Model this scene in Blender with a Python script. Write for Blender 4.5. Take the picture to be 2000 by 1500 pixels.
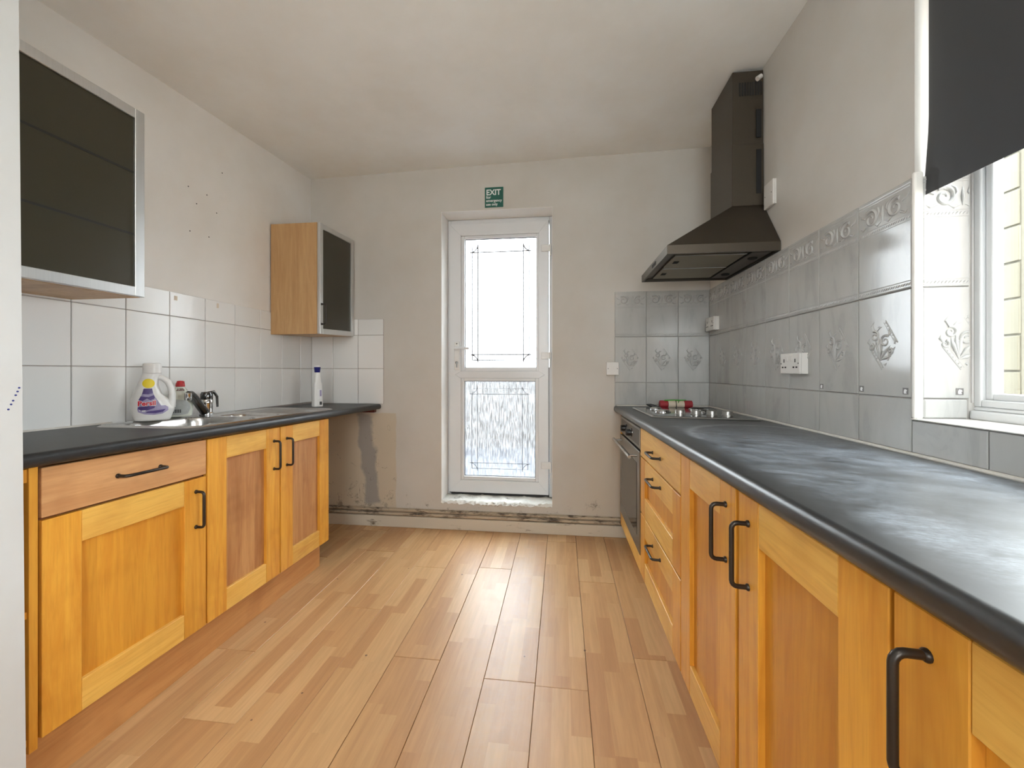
import bpy, bmesh, math, random
from mathutils import Vector, Matrix
random.seed(7)
SC = bpy.context.scene
COL = SC.collection
PI = math.pi
for o in list(bpy.data.objects):
    bpy.data.objects.remove(o)

# ---------------------------------------------------------------- camera, sky, exposure
cam_d = bpy.data.cameras.new('camera')
cam = bpy.data.objects.new('camera', cam_d); COL.objects.link(cam); SC.camera = cam
H = 1.159
cam.location = (0, 0, H)
cam.rotation_euler = (PI / 2, 0, 0.1215)
cam_d.sensor_width = 36; cam_d.sensor_fit = 'HORIZONTAL'
cam_d.lens = 798.5 / 2000 * 36
cam_d.shift_y = -(750 - 725.26) / 2000
cam_d.clip_start = 0.02

W = bpy.data.worlds.new('overcast_sky'); SC.world = W; W.use_nodes = True
bg = W.node_tree.nodes['Background']
bg.inputs[0].default_value = (0.93, 0.97, 1.0, 1)
bg.inputs[1].default_value = 9.0
SC.view_settings.view_transform = 'Standard'
SC.view_settings.look = 'None'
SC.view_settings.gamma = 1
SC.view_settings.use_curve_mapping = False
SC.view_settings.exposure = 0.84
SC.cycles.max_bounces = 10
SC.cycles.diffuse_bounces = 6
SC.cycles.transparent_max_bounces = 12
SC.cycles.sample_clamp_indirect = 12

# room: left wall x=-1.915, right wall x=1.005, back wall y=2.9336
L, R, D = -1.915, 1.005, 2.9336
YF = -1.75                      # wall behind the camera


def portal(name, loc, rot, sx, sy):
    l = bpy.data.lights.new(name, 'AREA'); l.shape = 'RECTANGLE'; l.size = sx; l.size_y = sy
    l.energy = 1; l.cycles.is_portal = True
    o = bpy.data.objects.new(name, l); COL.objects.link(o); o.location = loc; o.rotation_euler = rot


portal('window_portal', (1.222, -0.075, 1.66), (0, PI / 2, 0), 1.30, 2.76)
portal('rear_portal', (-0.05, YF - 0.12, 1.60), (PI / 2, 0, 0), 1.1, 1.2)


# ---------------------------------------------------------------- node helpers
def nd(nt, typ, ins=None, **props):
    n = nt.nodes.new(typ)
    for k, v in props.items():
        setattr(n, k, v)
    for k, v in (ins or {}).items():
        s = n.inputs[k]
        if hasattr(v, 'node'):
            nt.links.new(v, s)
        else:
            if s.type == 'RGBA' and len(v) == 3:
                v = (*v, 1)
            s.default_value = v
    return n


def mth(nt, op, a, b=0.0, c=0.0):
    n = nt.nodes.new('ShaderNodeMath'); n.operation = op
    for i, v in enumerate((a, b, c)):
        if hasattr(v, 'node'):
            nt.links.new(v, n.inputs[i])
        else:
            n.inputs[i].default_value = v
    return n.outputs[0]


def ramp(nt, fac, stops):
    n = nt.nodes.new('ShaderNodeValToRGB'); nt.links.new(fac, n.inputs[0])
    cr = n.color_ramp
    while len(cr.elements) < len(stops):
        cr.elements.new(0.5)
    for e, (p, c) in zip(cr.elements, stops):
        e.position = p
        e.color = (*c, 1) if len(c) == 3 else c
    return n.outputs[0]


def mix(nt, fac, a, b, mode='MIX'):
    n = nt.nodes.new('ShaderNodeMix'); n.data_type = 'RGBA'; n.blend_type = mode
    for i, v in ((0, fac), (6, a), (7, b)):
        if hasattr(v, 'node'):
            nt.links.new(v, n.inputs[i])
        else:
            n.inputs[i].default_value = v if i == 0 else ((*v, 1) if len(v) == 3 else v)
    return n.outputs[2]


def mat(name):
    m = bpy.data.materials.new(name); m.use_nodes = True
    nt = m.node_tree
    return m, nt, nt.nodes['Principled BSDF']


def setp(nt, p, **kw):
    names = dict(col='Base Color', rough='Roughness', metal='Metallic', coat='Coat Weight', coatr='Coat Roughness', spec='Specular IOR Level',
                 trans='Transmission Weight', ior='IOR', normal='Normal', sheen='Sheen Weight', emit='Emission Color', estr='Emission Strength', alpha='Alpha')
    for k, v in kw.items():
        s = p.inputs[names[k]]
        if hasattr(v, 'node'):
            nt.links.new(v, s)
        else:
            s.default_value = (*v, 1) if (s.type == 'RGBA' and len(v) == 3) else v


def simple(name, col, rough=0.5, metal=0.0, noise=0.0, nscale=20, bump=0.0, **kw):
    m, nt, p = mat(name)
    tc = nd(nt, 'ShaderNodeTexCoord').outputs['Object']
    nz = nd(nt, 'ShaderNodeTexNoise', {'Vector': tc, 'Scale': nscale, 'Detail': 4.0}).outputs['Fac']
    c = mix(nt, nz, tuple(x * (1 - noise) for x in col), tuple(min(1, x * (1 + noise)) for x in col))
    setp(nt, p, col=c, rough=rough, metal=metal, **kw)
    if bump:
        setp(nt, p, normal=nd(nt, 'ShaderNodeBump', {'Strength': bump, 'Distance': 0.002, 'Height': nz}).outputs[0])
    return m


def wood(name, c1, c2, axis, band=0.0, rough=0.38, vary=0.12, coat=0.10, dirt=0.38):
    m, nt, p = mat(name)
    tc = nd(nt, 'ShaderNodeTexCoord').outputs['Object']
    rnd = nd(nt, 'ShaderNodeObjectInfo').outputs['Random']
    off = nd(nt, 'ShaderNodeCombineXYZ', {0: mth(nt, 'MULTIPLY', rnd, 13.0), 1: mth(nt, 'MULTIPLY', rnd, 7.0), 2: mth(nt, 'MULTIPLY', rnd, 5.0)}).outputs[0]
    v = nd(nt, 'ShaderNodeVectorMath', {0: tc, 1: off}, operation='ADD').outputs[0]
    s = {'x': (1.2, 16, 16), 'y': (16, 1.2, 16), 'z': (16, 16, 1.2)}[axis]
    mp = nd(nt, 'ShaderNodeVectorMath', {0: v, 1: s}, operation='MULTIPLY').outputs[0]
    g = nd(nt, 'ShaderNodeTexNoise', {'Vector': mp, 'Scale': 1.6, 'Detail': 6.0, 'Roughness': 0.62, 'Distortion': 0.9}).outputs['Fac']
    fine = nd(nt, 'ShaderNodeTexNoise', {'Vector': mp, 'Scale': 9.0, 'Detail': 3.0}).outputs['Fac']
    c = ramp(nt, g, [(0.28, c1), (0.62, c2)])
    c = mix(nt, mth(nt, 'MULTIPLY', ramp(nt, fine, [(0.5, (0, 0, 0)), (0.85, (1, 1, 1))]), 0.35), c, tuple(x * 0.66 for x in c1))
    blot = nd(nt, 'ShaderNodeTexNoise', {'Vector': v, 'Scale': 5.0, 'Detail': 3.0, 'Roughness': 0.6}).outputs['Fac']
    c = mix(nt, mth(nt, 'MULTIPLY', ramp(nt, blot, [(0.52, (0, 0, 0)), (0.78, (1, 1, 1))]), dirt), c, tuple(x * y for x, y in zip(c1, (0.62, 0.50, 0.45))))
    if band:
        sx = nd(nt, 'ShaderNodeSeparateXYZ', {0: tc}).outputs[{'z': 1, 'y': 2, 'x': 1}[axis]]
        idx = mth(nt, 'FLOOR', mth(nt, 'ADD', mth(nt, 'DIVIDE', sx, band), mth(nt, 'MULTIPLY', rnd, 31.0)))
        wn = nd(nt, 'ShaderNodeTexWhiteNoise', {'W': idx}, noise_dimensions='1D').outputs['Value']
        c = mix(nt, 1.0, c, ramp(nt, wn, [(0.0, (0.80, 0.74, 0.68)), (1.0, (1.0, 1.0, 1.0))]), 'MULTIPLY')
    rr = nd(nt, 'ShaderNodeTexWhiteNoise', {'W': rnd}, noise_dimensions='1D').outputs['Value']
    c = mix(nt, 1.0, c, ramp(nt, rr, [(0.0, (1 - vary, 1 - vary * 1.3, 1 - vary * 1.6)), (1.0, (1, 1, 1))]), 'MULTIPLY')
    setp(nt, p, col=c, rough=rough, coat=coat, coatr=0.25, spec=0.35)
    setp(nt, p, normal=nd(nt, 'ShaderNodeBump', {'Strength': 0.12, 'Distance': 0.001, 'Height': g}).outputs[0])
    return m


HONEY1, HONEY2 = (0.64, 0.255, 0.026), (0.80, 0.405, 0.056)
M = {}
M['wood_v'] = wood('honey_wood_upright', HONEY1, HONEY2, 'z')
M['wood_h'] = wood('honey_wood_level', (0.70, 0.35, 0.060), (0.85, 0.52, 0.120), 'y')
M['wood_p'] = wood('honey_wood_panel', HONEY1, (0.77, 0.375, 0.046), 'z', band=0.075)
M['wood_worn'] = wood('worn_wood_panel', (0.45, 0.19, 0.065), (0.63, 0.335, 0.135), 'z', band=0.075, rough=0.5, dirt=0.5)
M['wood_drawer'] = wood('worn_wood_drawer', (0.52, 0.25, 0.098), (0.66, 0.37, 0.165), 'y', rough=0.5, dirt=0.5)
M['wood_red'] = wood('reddish_carcass_wood', (0.20, 0.062, 0.022), (0.30, 0.11, 0.04), 'z', rough=0.6)
M['wood_beech'] = wood('pale_beech_side', (0.56, 0.34, 0.155), (0.70, 0.47, 0.24), 'z', band=0.055, rough=0.45, dirt=0.15)
M['wood_plinth'] = wood('plinth_wood', (0.50, 0.22, 0.07), (0.62, 0.31, 0.11), 'y', rough=0.5, dirt=0.5)


def floor_mat():
    m, nt, p = mat('three_strip_laminate')
    tc = nd(nt, 'ShaderNodeTexCoord').outputs['Object']
    rnd = nd(nt, 'ShaderNodeObjectInfo').outputs['Random']
    sp = nd(nt, 'ShaderNodeSeparateXYZ', {0: tc})
    strip = mth(nt, 'FLOOR', mth(nt, 'DIVIDE', sp.outputs[0], 0.0642))
    key = nd(nt, 'ShaderNodeCombineXYZ', {0: strip, 1: mth(nt, 'MULTIPLY', rnd, 97.0), 2: 0.0}).outputs[0]
    sr = nd(nt, 'ShaderNodeTexWhiteNoise', {'Vector': key}, noise_dimensions='3D').outputs['Value']
    blk = mth(nt, 'FLOOR', mth(nt, 'ADD', mth(nt, 'DIVIDE', sp.outputs[1], mth(nt, 'ADD', 0.30, mth(nt, 'MULTIPLY', sr, 0.22))), mth(nt, 'MULTIPLY', sr, 17.0)))
    key2 = nd(nt, 'ShaderNodeCombineXYZ', {0: strip, 1: mth(nt, 'MULTIPLY', rnd, 53.0), 2: blk}).outputs[0]
    bn = nd(nt, 'ShaderNodeTexWhiteNoise', {'Vector': key2}, noise_dimensions='3D')
    base = ramp(nt, bn.outputs['Value'], [(0.0, (0.50, 0.275, 0.125)), (0.32, (0.55, 0.318, 0.147)), (0.66, (0.59, 0.357, 0.168)), (1.0, (0.65, 0.42, 0.212))])
    off = nd(nt, 'ShaderNodeVectorMath', {0: bn.outputs['Color'], 1: (9, 9, 9)}, operation='MULTIPLY').outputs[0]
    v = nd(nt, 'ShaderNodeVectorMath', {0: nd(nt, 'ShaderNodeVectorMath', {0: tc, 1: (34, 2.2, 1)}, operation='MULTIPLY').outputs[0], 1: off}, operation='ADD').outputs[0]
    g = nd(nt, 'ShaderNodeTexNoise', {'Vector': v, 'Scale': 1.5, 'Detail': 6.0, 'Roughness': 0.6, 'Distortion': 0.6}).outputs['Fac']
    c = mix(nt, 1.0, base, ramp(nt, g, [(0.3, (0.88, 0.855, 0.83)), (0.65, (1.05, 1.05, 1.04))]), 'MULTIPLY')
    pos = nd(nt, 'ShaderNodeNewGeometry').outputs['Position']
    # worn, scuffed lane down the middle and small dark specks
    wn = nd(nt, 'ShaderNodeTexNoise', {'Vector': pos, 'Scale': 14.0, 'Detail': 5.0, 'Roughness': 0.7}).outputs['Fac']
    spx = nd(nt, 'ShaderNodeSeparateXYZ', {0: pos})
    lane = mth(nt, 'SUBTRACT', 1.0, mth(nt, 'MULTIPLY', mth(nt, 'ABSOLUTE', mth(nt, 'ADD', spx.outputs[0], 0.22)), 4.0))
    lane = mth(nt, 'MAXIMUM', lane, 0.0)
    c = mix(nt, mth(nt, 'MULTIPLY', mth(nt, 'MULTIPLY', lane, ramp(nt, wn, [(0.30, (0.25, 0.25, 0.25)), (0.7, (1, 1, 1))])), 0.55), c, (0.50, 0.40, 0.31))
    vo = nd(nt, 'ShaderNodeTexVoronoi', {'Vector': pos, 'Scale': 9.0, 'Randomness': 1.0})
    sz = nd(nt, 'ShaderNodeSeparateXYZ', {0: vo.outputs['Color']}).outputs[0]
    speck = mth(nt, 'MULTIPLY', mth(nt, 'LESS_THAN', vo.outputs['Distance'], mth(nt, 'MULTIPLY', sz, 0.055)), mth(nt, 'GREATER_THAN', sz, 0.62))
    c = mix(nt, mth(nt, 'MULTIPLY', speck, 0.8), c, (0.09, 0.045, 0.03))
    setp(nt, p, col=c, rough=mth(nt, 'ADD', 0.27, mth(nt, 'MULTIPLY', wn, 0.22)), spec=0.55)
    setp(nt, p, normal=nd(nt, 'ShaderNodeBump', {'Strength': 0.06, 'Distance': 0.001, 'Height': wn}).outputs[0])
    return m


M['floor'] = floor_mat()


def box_mask(nt, a, b, v0, v1, u0, u1, soft, wob, pos):
    """soft rectangle in the two coordinates a, b, its outline wobbled by noise"""
    nz = nd(nt, 'ShaderNodeTexNoise', {'Vector': pos, 'Scale': 9.0, 'Detail': 5.0}).outputs['Fac']
    w = mth(nt, 'MULTIPLY', mth(nt, 'SUBTRACT', nz, 0.5), wob)
    def edge(x, lo, hi):
        x = mth(nt, 'ADD', x, w)
        e1 = nd(nt, 'ShaderNodeMapRange', {0: x, 1: lo - soft, 2: lo + soft, 3: 0.0, 4: 1.0}).outputs[0]
        e2 = nd(nt, 'ShaderNodeMapRange', {0: x, 1: hi - soft, 2: hi + soft, 3: 1.0, 4: 0.0}).outputs[0]
        return mth(nt, 'MULTIPLY', e1, e2)
    return mth(nt, 'MULTIPLY', edge(a, u0, u1), edge(b, v0, v1))


def plaster(name, col, stains=False, mould=0.0, warm=0.0):
    m, nt, p = mat(name)
    pos = nd(nt, 'ShaderNodeNewGeometry').outputs['Position']
    n1 = nd(nt, 'ShaderNodeTexNoise', {'Vector': pos, 'Scale': 2.2, 'Detail': 5.0, 'Roughness': 0.6}).outputs['Fac']
    n2 = nd(nt, 'ShaderNodeTexNoise', {'Vector': pos, 'Scale': 60.0, 'Detail': 3.0}).outputs['Fac']
    c = mix(nt, ramp(nt, n1, [(0.35, (0, 0, 0)), (0.7, (1, 1, 1))]), col, (col[0] * 0.93, col[1] * 0.905, col[2] * 0.875))
    sp = nd(nt, 'ShaderNodeSeparateXYZ', {0: pos})
    if stains:
        x, z = sp.outputs[0], sp.outputs[2]
        # bare yellowed band below the old worktop line, then a grey filler patch, then grime by the skirting
        c = mix(nt, mth(nt, 'MULTIPLY', box_mask(nt, x, z, 0.0, 0.845, -2.2, -1.235, 0.004, 0.03, pos), 0.75), c, (0.56, 0.47, 0.34))
        c = mix(nt, mth(nt, 'MULTIPLY', box_mask(nt, x, z, 0.0, 0.80, 0.12, 0.8, 0.14, 0.2, pos), 0.55), c, (0.56, 0.47, 0.35))
        xx = mth(nt, 'SUBTRACT', x, mth(nt, 'MULTIPLY', mth(nt, 'SUBTRACT', 0.8, z), 0.10))
        c = mix(nt, mth(nt, 'MULTIPLY', box_mask(nt, xx, z, 0.16, 0.85, -1.535, -1.425, 0.012, 0.10, pos), 0.85), c, (0.30, 0.285, 0.27))
        n3 = nd(nt, 'ShaderNodeTexNoise', {'Vector': pos, 'Scale': 11.0, 'Detail': 8.0, 'Roughness': 0.75}).outputs['Fac']
        low = nd(nt, 'ShaderNodeMapRange', {0: z, 1: 0.14, 2: 0.42, 3: 0.16, 4: 0.0}).outputs[0]
        c = mix(nt, ramp(nt, mth(nt, 'ADD', n3, low), [(0.70, (0, 0, 0)), (0.80, (0.75, 0.75, 0.75))]), c, (0.16, 0.13, 0.10))
        cracks = nd(nt, 'ShaderNodeTexNoise', {'Vector': pos, 'Scale': 7.0, 'Detail': 7.0, 'Distortion': 1.5}).outputs['Fac']
        fl = mth(nt, 'MULTIPLY', mth(nt, 'LESS_THAN', mth(nt, 'ABSOLUTE', mth(nt, 'SUBTRACT', cracks, 0.64)), 0.004), box_mask(nt, x, z, 0.15, 0.8, -2.2, -1.25, 0.02, 0.1, pos))
        c = mix(nt, mth(nt, 'MULTIPLY', fl, 0.7), c, (0.17, 0.14, 0.11))
        # brown tide mark where wall meets ceiling
        top = nd(nt, 'ShaderNodeMapRange', {0: z, 1: 2.60, 2: 2.70, 3: 0.0, 4: 0.20}).outputs[0]
        c = mix(nt, ramp(nt, mth(nt, 'ADD', n3, top), [(0.74, (0, 0, 0)), (0.86, (0.6, 0.6, 0.6))]), c, (0.36, 0.27, 0.19))
    setp(nt, p, col=c, rough=0.72, spec=0.3)
    setp(nt, p, normal=nd(nt, 'ShaderNodeBump', {'Strength': 0.12, 'Distance': 0.003, 'Height': mth(nt, 'ADD', n1, mth(nt, 'MULTIPLY', n2, 0.3))}).outputs[0])
    return m


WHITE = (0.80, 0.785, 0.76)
M['wall'] = plaster('offwhite_painted_plaster', WHITE)  # one paint on all walls; tone raised for the window-lit left wall
M['wall_back'] = plaster('shaded_stained_plaster', (0.595, 0.575, 0.54), stains=True)  # same paint, base darkened for its weaker light, real stains on top
M['wall_right'] = plaster('shaded_painted_plaster', (0.575, 0.56, 0.53))  # same paint again, darkened for the weaker light on this wall
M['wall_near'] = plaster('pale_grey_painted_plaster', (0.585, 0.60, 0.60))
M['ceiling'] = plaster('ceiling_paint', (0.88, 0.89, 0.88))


def tile_white():
    m, nt, p = mat('white_glazed_tile')
    tc = nd(nt, 'ShaderNodeTexCoord').outputs['Object']
    rnd = nd(nt, 'ShaderNodeObjectInfo').outputs['Random']
    n = nd(nt, 'ShaderNodeTexNoise', {'Vector': tc, 'Scale': 14.0, 'Detail': 2.0}).outputs['Fac']
    c = mix(nt, rnd, (0.75, 0.75, 0.735), (0.80, 0.79, 0.775))
    setp(nt, p, col=c, rough=0.16, spec=0.5)
    setp(nt, p, normal=nd(nt, 'ShaderNodeBump', {'Strength': 0.16, 'Distance': 0.004, 'Height': n}).outputs[0])
    return m


def tile_marble():
    m, nt, p = mat('grey_marbled_tile')
    tc = nd(nt, 'ShaderNodeTexCoord').outputs['Object']
    rnd = nd(nt, 'ShaderNodeObjectInfo').outputs['Random']
    off = nd(nt, 'ShaderNodeCombineXYZ', {0: mth(nt, 'MULTIPLY', rnd, 3.0), 1: 0.0, 2: mth(nt, 'MULTIPLY', rnd, 9.0)}).outputs[0]
    v = nd(nt, 'ShaderNodeVectorMath', {0: tc, 1: off}, operation='ADD').outputs[0]
    v = nd(nt, 'ShaderNodeMapping', {'Vector': v, 'Rotation': (0, 0.75, 0), 'Scale': (6, 1, 1.6)}).outputs[0]
    n = nd(nt, 'ShaderNodeTexNoise', {'Vector': v, 'Scale': 1.5, 'Detail': 5.0, 'Roughness': 0.6, 'Distortion': 0.8}).outputs['Fac']
    c = ramp(nt, n, [(0.28, (0.36, 0.362, 0.35)), (0.46, (0.435, 0.435, 0.42)), (0.6, (0.46, 0.46, 0.445))])
    vein = mth(nt, 'LESS_THAN', mth(nt, 'ABSOLUTE', mth(nt, 'SUBTRACT', n, 0.40)), 0.012)
    c = mix(nt, mth(nt, 'MULTIPLY', vein, 0.12), c, (0.30, 0.31, 0.31))
    w = nd(nt, 'ShaderNodeTexNoise', {'Vector': tc, 'Scale': 10.0, 'Detail': 2.0}).outputs['Fac']
    setp(nt, p, col=c, rough=0.14, spec=0.5)
    setp(nt, p, normal=nd(nt, 'ShaderNodeBump', {'Strength': 0.14, 'Distance': 0.004, 'Height': w}).outputs[0])
    return m


M['tile'] = tile_white()
M['marble'] = tile_marble()
M['grout'] = simple('grey_grout', (0.40, 0.35, 0.32), 0.9, noise=0.25, nscale=30)
M['grout_r'] = simple('pale_grout', (0.40, 0.385, 0.36), 0.9, noise=0.25, nscale=30)


def worktop_mat(name, wear):
    m, nt, p = mat(name)
    pos = nd(nt, 'ShaderNodeNewGeometry').outputs['Position']
    n = nd(nt, 'ShaderNodeTexNoise', {'Vector': pos, 'Scale': 26.0, 'Detail': 6.0, 'Roughness': 0.75}).outputs['Fac']
    c = ramp(nt, n, [(0.35, (0.006, 0.007, 0.008)), (0.74, (0.021, 0.022, 0.024))])
    if wear:
        # chalky scuffs: swirled streaks left by wiping
        v = nd(nt, 'ShaderNodeMapping', {'Vector': pos, 'Rotation': (0, 0, 0.25), 'Scale': (1.7, 3.6, 1)}).outputs[0]
        s = nd(nt, 'ShaderNodeTexNoise', {'Vector': v, 'Scale': 8.0, 'Detail': 6.0, 'Roughness': 0.62, 'Distortion': 0.2}).outputs['Fac']
        big = nd(nt, 'ShaderNodeTexNoise', {'Vector': pos, 'Scale': 2.1, 'Detail': 3.0}).outputs['Fac']
        f = mth(nt, 'MULTIPLY', ramp(nt, s, [(0.28, (0, 0, 0)), (0.80, (1, 1, 1))]), ramp(nt, big, [(0.34, (0.25, 0.25, 0.25)), (0.56, (1, 1, 1))]))
        fine = nd(nt, 'ShaderNodeTexNoise', {'Vector': v, 'Scale': 42.0, 'Detail': 4.0, 'Roughness': 0.7}).outputs['Fac']
        f = mth(nt, 'MULTIPLY', f, nd(nt, 'ShaderNodeMapRange', {0: fine, 1: 0.35, 2: 0.65, 3: 0.45, 4: 1.4}).outputs[0])
        x = nd(nt, 'ShaderNodeSeparateXYZ', {0: pos}).outputs
        inn = nd(nt, 'ShaderNodeMapRange', {0: x[0], 1: 0.395, 2: 0.47, 3: 0.0, 4: 1.0}).outputs[0]
        far = nd(nt, 'ShaderNodeMapRange', {0: x[1], 1: 1.75, 2: 2.15, 3: 1.0, 4: 0.0}).outputs[0]
        f = mth(nt, 'MULTIPLY', mth(nt, 'MULTIPLY', f, inn), far)
        c = mix(nt, mth(nt, 'MULTIPLY', f, 0.78), c, (0.31, 0.35, 0.40))
        # one hooked wipe mark near the hob
        dx = mth(nt, 'SUBTRACT', x[0], 0.80); dy = mth(nt, 'SUBTRACT', x[1], 1.42)
        rr = mth(nt, 'SQRT', mth(nt, 'ADD', mth(nt, 'MULTIPLY', dx, dx), mth(nt, 'MULTIPLY', mth(nt, 'MULTIPLY', dy, dy), 0.55)))
        rr = mth(nt, 'ADD', rr, mth(nt, 'MULTIPLY', s, 0.05))
        ring = nd(nt, 'ShaderNodeMapRange', {0: mth(nt, 'ABSOLUTE', mth(nt, 'SUBTRACT', rr, 0.375)), 1: 0.0, 2: 0.02, 3: 1.0, 4: 0.0}).outputs[0]
        ring = mth(nt, 'MULTIPLY', mth(nt, 'MULTIPLY', ring, inn), mth(nt, 'GREATER_THAN', x[1], 1.40))
        c = mix(nt, mth(nt, 'MULTIPLY', ring, 0.7), c, (0.30, 0.32, 0.35))
        setp(nt, p, rough=mth(nt, 'ADD', 0.36, mth(nt, 'MULTIPLY', f, 0.12)), spec=1.0)
    else:
        setp(nt, p, rough=0.42, spec=0.6)
    setp(nt, p, col=c)
    setp(nt, p, normal=nd(nt, 'ShaderNodeBump', {'Strength': 0.02, 'Distance': 0.0006, 'Height': n}).outputs[0])
    return m


M['worktop'] = worktop_mat('black_laminate', False)
M['worktop_worn'] = worktop_mat('scuffed_black_laminate', True)


def brushed(name, col, rough, axis='y'):
    m, nt, p = mat(name)
    tc = nd(nt, 'ShaderNodeTexCoord').outputs['Object']
    s = {'x': (2, 150, 150), 'y': (150, 2, 150), 'z': (150, 150, 2)}[axis]
    v = nd(nt, 'ShaderNodeVectorMath', {0: tc, 1: s}, operation='MULTIPLY').outputs[0]
    n = nd(nt, 'ShaderNodeTexNoise', {'Vector': v, 'Scale': 2.0, 'Detail': 2.0}).outputs['Fac']
    setp(nt, p, col=mix(nt, n, tuple(x * 0.85 for x in col), col), metal=1.0, rough=mth(nt, 'ADD', rough, mth(nt, 'MULTIPLY', n, 0.08)))
    return m


M['steel'] = brushed('brushed_steel', (0.50, 0.48, 0.45), 0.26)
M['steel_dark'] = brushed('dull_hood_steel', (0.125, 0.108, 0.088), 0.36)
M['oven_steel'] = brushed('oven_steel', (0.30, 0.28, 0.25), 0.30)
M['sink'] = brushed('sink_steel', (0.62, 0.61, 0.59), 0.20)
M['chrome'] = simple('chrome', (0.62, 0.62, 0.62), 0.08, 1.0)
M['chrome_dark'] = simple('dark_shaded_chrome', (0.12, 0.12, 0.12), 0.16, 1.0)  # chrome with the spout's shade put into its colour
M['alu'] = brushed('silver_aluminium', (0.70, 0.70, 0.69), 0.36, 'z')
M['alu_dull'] = brushed('greasy_filter_mesh', (0.30, 0.26, 0.19), 0.4, 'x')
M['pewter'] = simple('dark_bronze_handle', (0.050, 0.042, 0.036), 0.34, 0.75, noise=0.3)
M['shelf_line'] = simple('shelf_seen_through_glass', (0.008, 0.009, 0.006), 0.5)
M['frosted'] = simple('grey_frosted_glass', (0.040, 0.035, 0.021), 0.32, noise=0.05, nscale=4, spec=0.35)
M['black'] = simple('black_plastic', (0.012, 0.012, 0.012), 0.35)
M['black_glass'] = simple('black_oven_glass', (0.008, 0.008, 0.008), 0.10, spec=0.35)
M['upvc'] = simple('white_plastic_frame', (0.68, 0.69, 0.70), 0.35, noise=0.02, nscale=6)
M['upvc_worn'] = simple('grubby_white_plastic', (0.66, 0.65, 0.63), 0.4, noise=0.12, nscale=9)
M['gasket'] = simple('dark_gasket', (0.035, 0.034, 0.033), 0.7)
M['plate'] = simple('white_socket_plastic', (0.70, 0.68, 0.65), 0.35)
M['hole'] = simple('dark_opening', (0.01, 0.01, 0.01), 0.8)
M['white_paint'] = simple('white_gloss_paint', (0.76, 0.74, 0.70), 0.4, noise=0.04)
M['reveal_paint'] = plaster('white_reveal_paint', (0.84, 0.83, 0.81))
M['sealant'] = simple('white_sealant', (0.62, 0.59, 0.54), 0.5, noise=0.15, nscale=40)
M['lead'] = simple('grey_lead_line', (0.20, 0.20, 0.22), 0.5)
M['sign_green'] = simple('sign_green', (0.012, 0.115, 0.085), 0.4)
M['sign_white'] = simple('sign_lettering', (0.75, 0.78, 0.76), 0.5)
M['bottle_white'] = simple('white_bottle_plastic', (0.76, 0.75, 0.73), 0.28, spec=0.45)
M['blue_cap'] = simple('navy_cap_plastic', (0.012, 0.016, 0.16), 0.35)
M['red_cap'] = simple('red_cap_plastic', (0.42, 0.012, 0.018), 0.35)
M['yellow'] = simple('yellow_sticker', (0.80, 0.62, 0.02), 0.45)
M['purple'] = simple('purple_print', (0.075, 0.045, 0.19), 0.4, noise=0.5, nscale=70)
M['lilac'] = simple('lilac_print', (0.33, 0.29, 0.46), 0.4, noise=0.4, nscale=60)
M['red_print'] = simple('red_print', (0.62, 0.012, 0.03), 0.4)
M['white_print'] = simple('white_print', (0.80, 0.80, 0.80), 0.4)
M['soap'] = simple('pale_soap_plastic', (0.62, 0.64, 0.56), 0.18, spec=0.5)
M['soap_label'] = simple('silver_back_label', (0.40, 0.42, 0.41), 0.4, noise=0.2, nscale=60)
M['stamp'] = simple('grey_stamp', (0.16, 0.155, 0.15), 0.5, noise=0.4, nscale=300)
M['brown_print'] = simple('brown_neck_label', (0.20, 0.13, 0.115), 0.4)
M['dark_print'] = simple('dark_print', (0.05, 0.05, 0.05), 0.5)
M['cream'] = simple('cream_wrap', (0.66, 0.57, 0.45), 0.6, noise=0.1)
M['red_wrap'] = simple('red_wrap', (0.34, 0.022, 0.03), 0.5)
M['green_wrap'] = simple('green_strap', (0.08, 0.36, 0.06), 0.5)
M['redwood'] = simple('dark_red_bracket', (0.12, 0.018, 0.012), 0.5, noise=0.4)
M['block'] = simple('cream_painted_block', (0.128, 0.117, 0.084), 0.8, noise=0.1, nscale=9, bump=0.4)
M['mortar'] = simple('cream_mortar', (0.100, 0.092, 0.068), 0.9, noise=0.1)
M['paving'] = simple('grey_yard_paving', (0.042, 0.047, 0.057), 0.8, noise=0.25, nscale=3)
M['shade_wall_brick'] = simple('brown_shade_wall_brick', (0.22, 0.15, 0.11), 0.9, noise=0.2, nscale=6)
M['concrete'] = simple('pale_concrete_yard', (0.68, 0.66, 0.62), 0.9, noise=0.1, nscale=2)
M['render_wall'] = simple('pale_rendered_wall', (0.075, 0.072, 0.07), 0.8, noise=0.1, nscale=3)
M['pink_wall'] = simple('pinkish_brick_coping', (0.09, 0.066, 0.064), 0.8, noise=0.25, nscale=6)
M['blue_ink'] = simple('blue_paint', (0.02, 0.03, 0.20), 0.5)


def blind_mat():
    m, nt, p = mat('black_blind_fabric')
    tc = nd(nt, 'ShaderNodeTexCoord').outputs['Object']
    v = nd(nt, 'ShaderNodeVectorMath', {0: tc, 1: (1, 900, 900)}, operation='MULTIPLY').outputs[0]
    n = nd(nt, 'ShaderNodeTexNoise', {'Vector': v, 'Scale': 1.0, 'Detail': 2.0}).outputs['Fac']
    setp(nt, p, col=mix(nt, n, (0.016, 0.017, 0.020), (0.030, 0.032, 0.036)), rough=0.55, spec=0.4, sheen=0.15)
    return m


M['blind'] = blind_mat()


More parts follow.
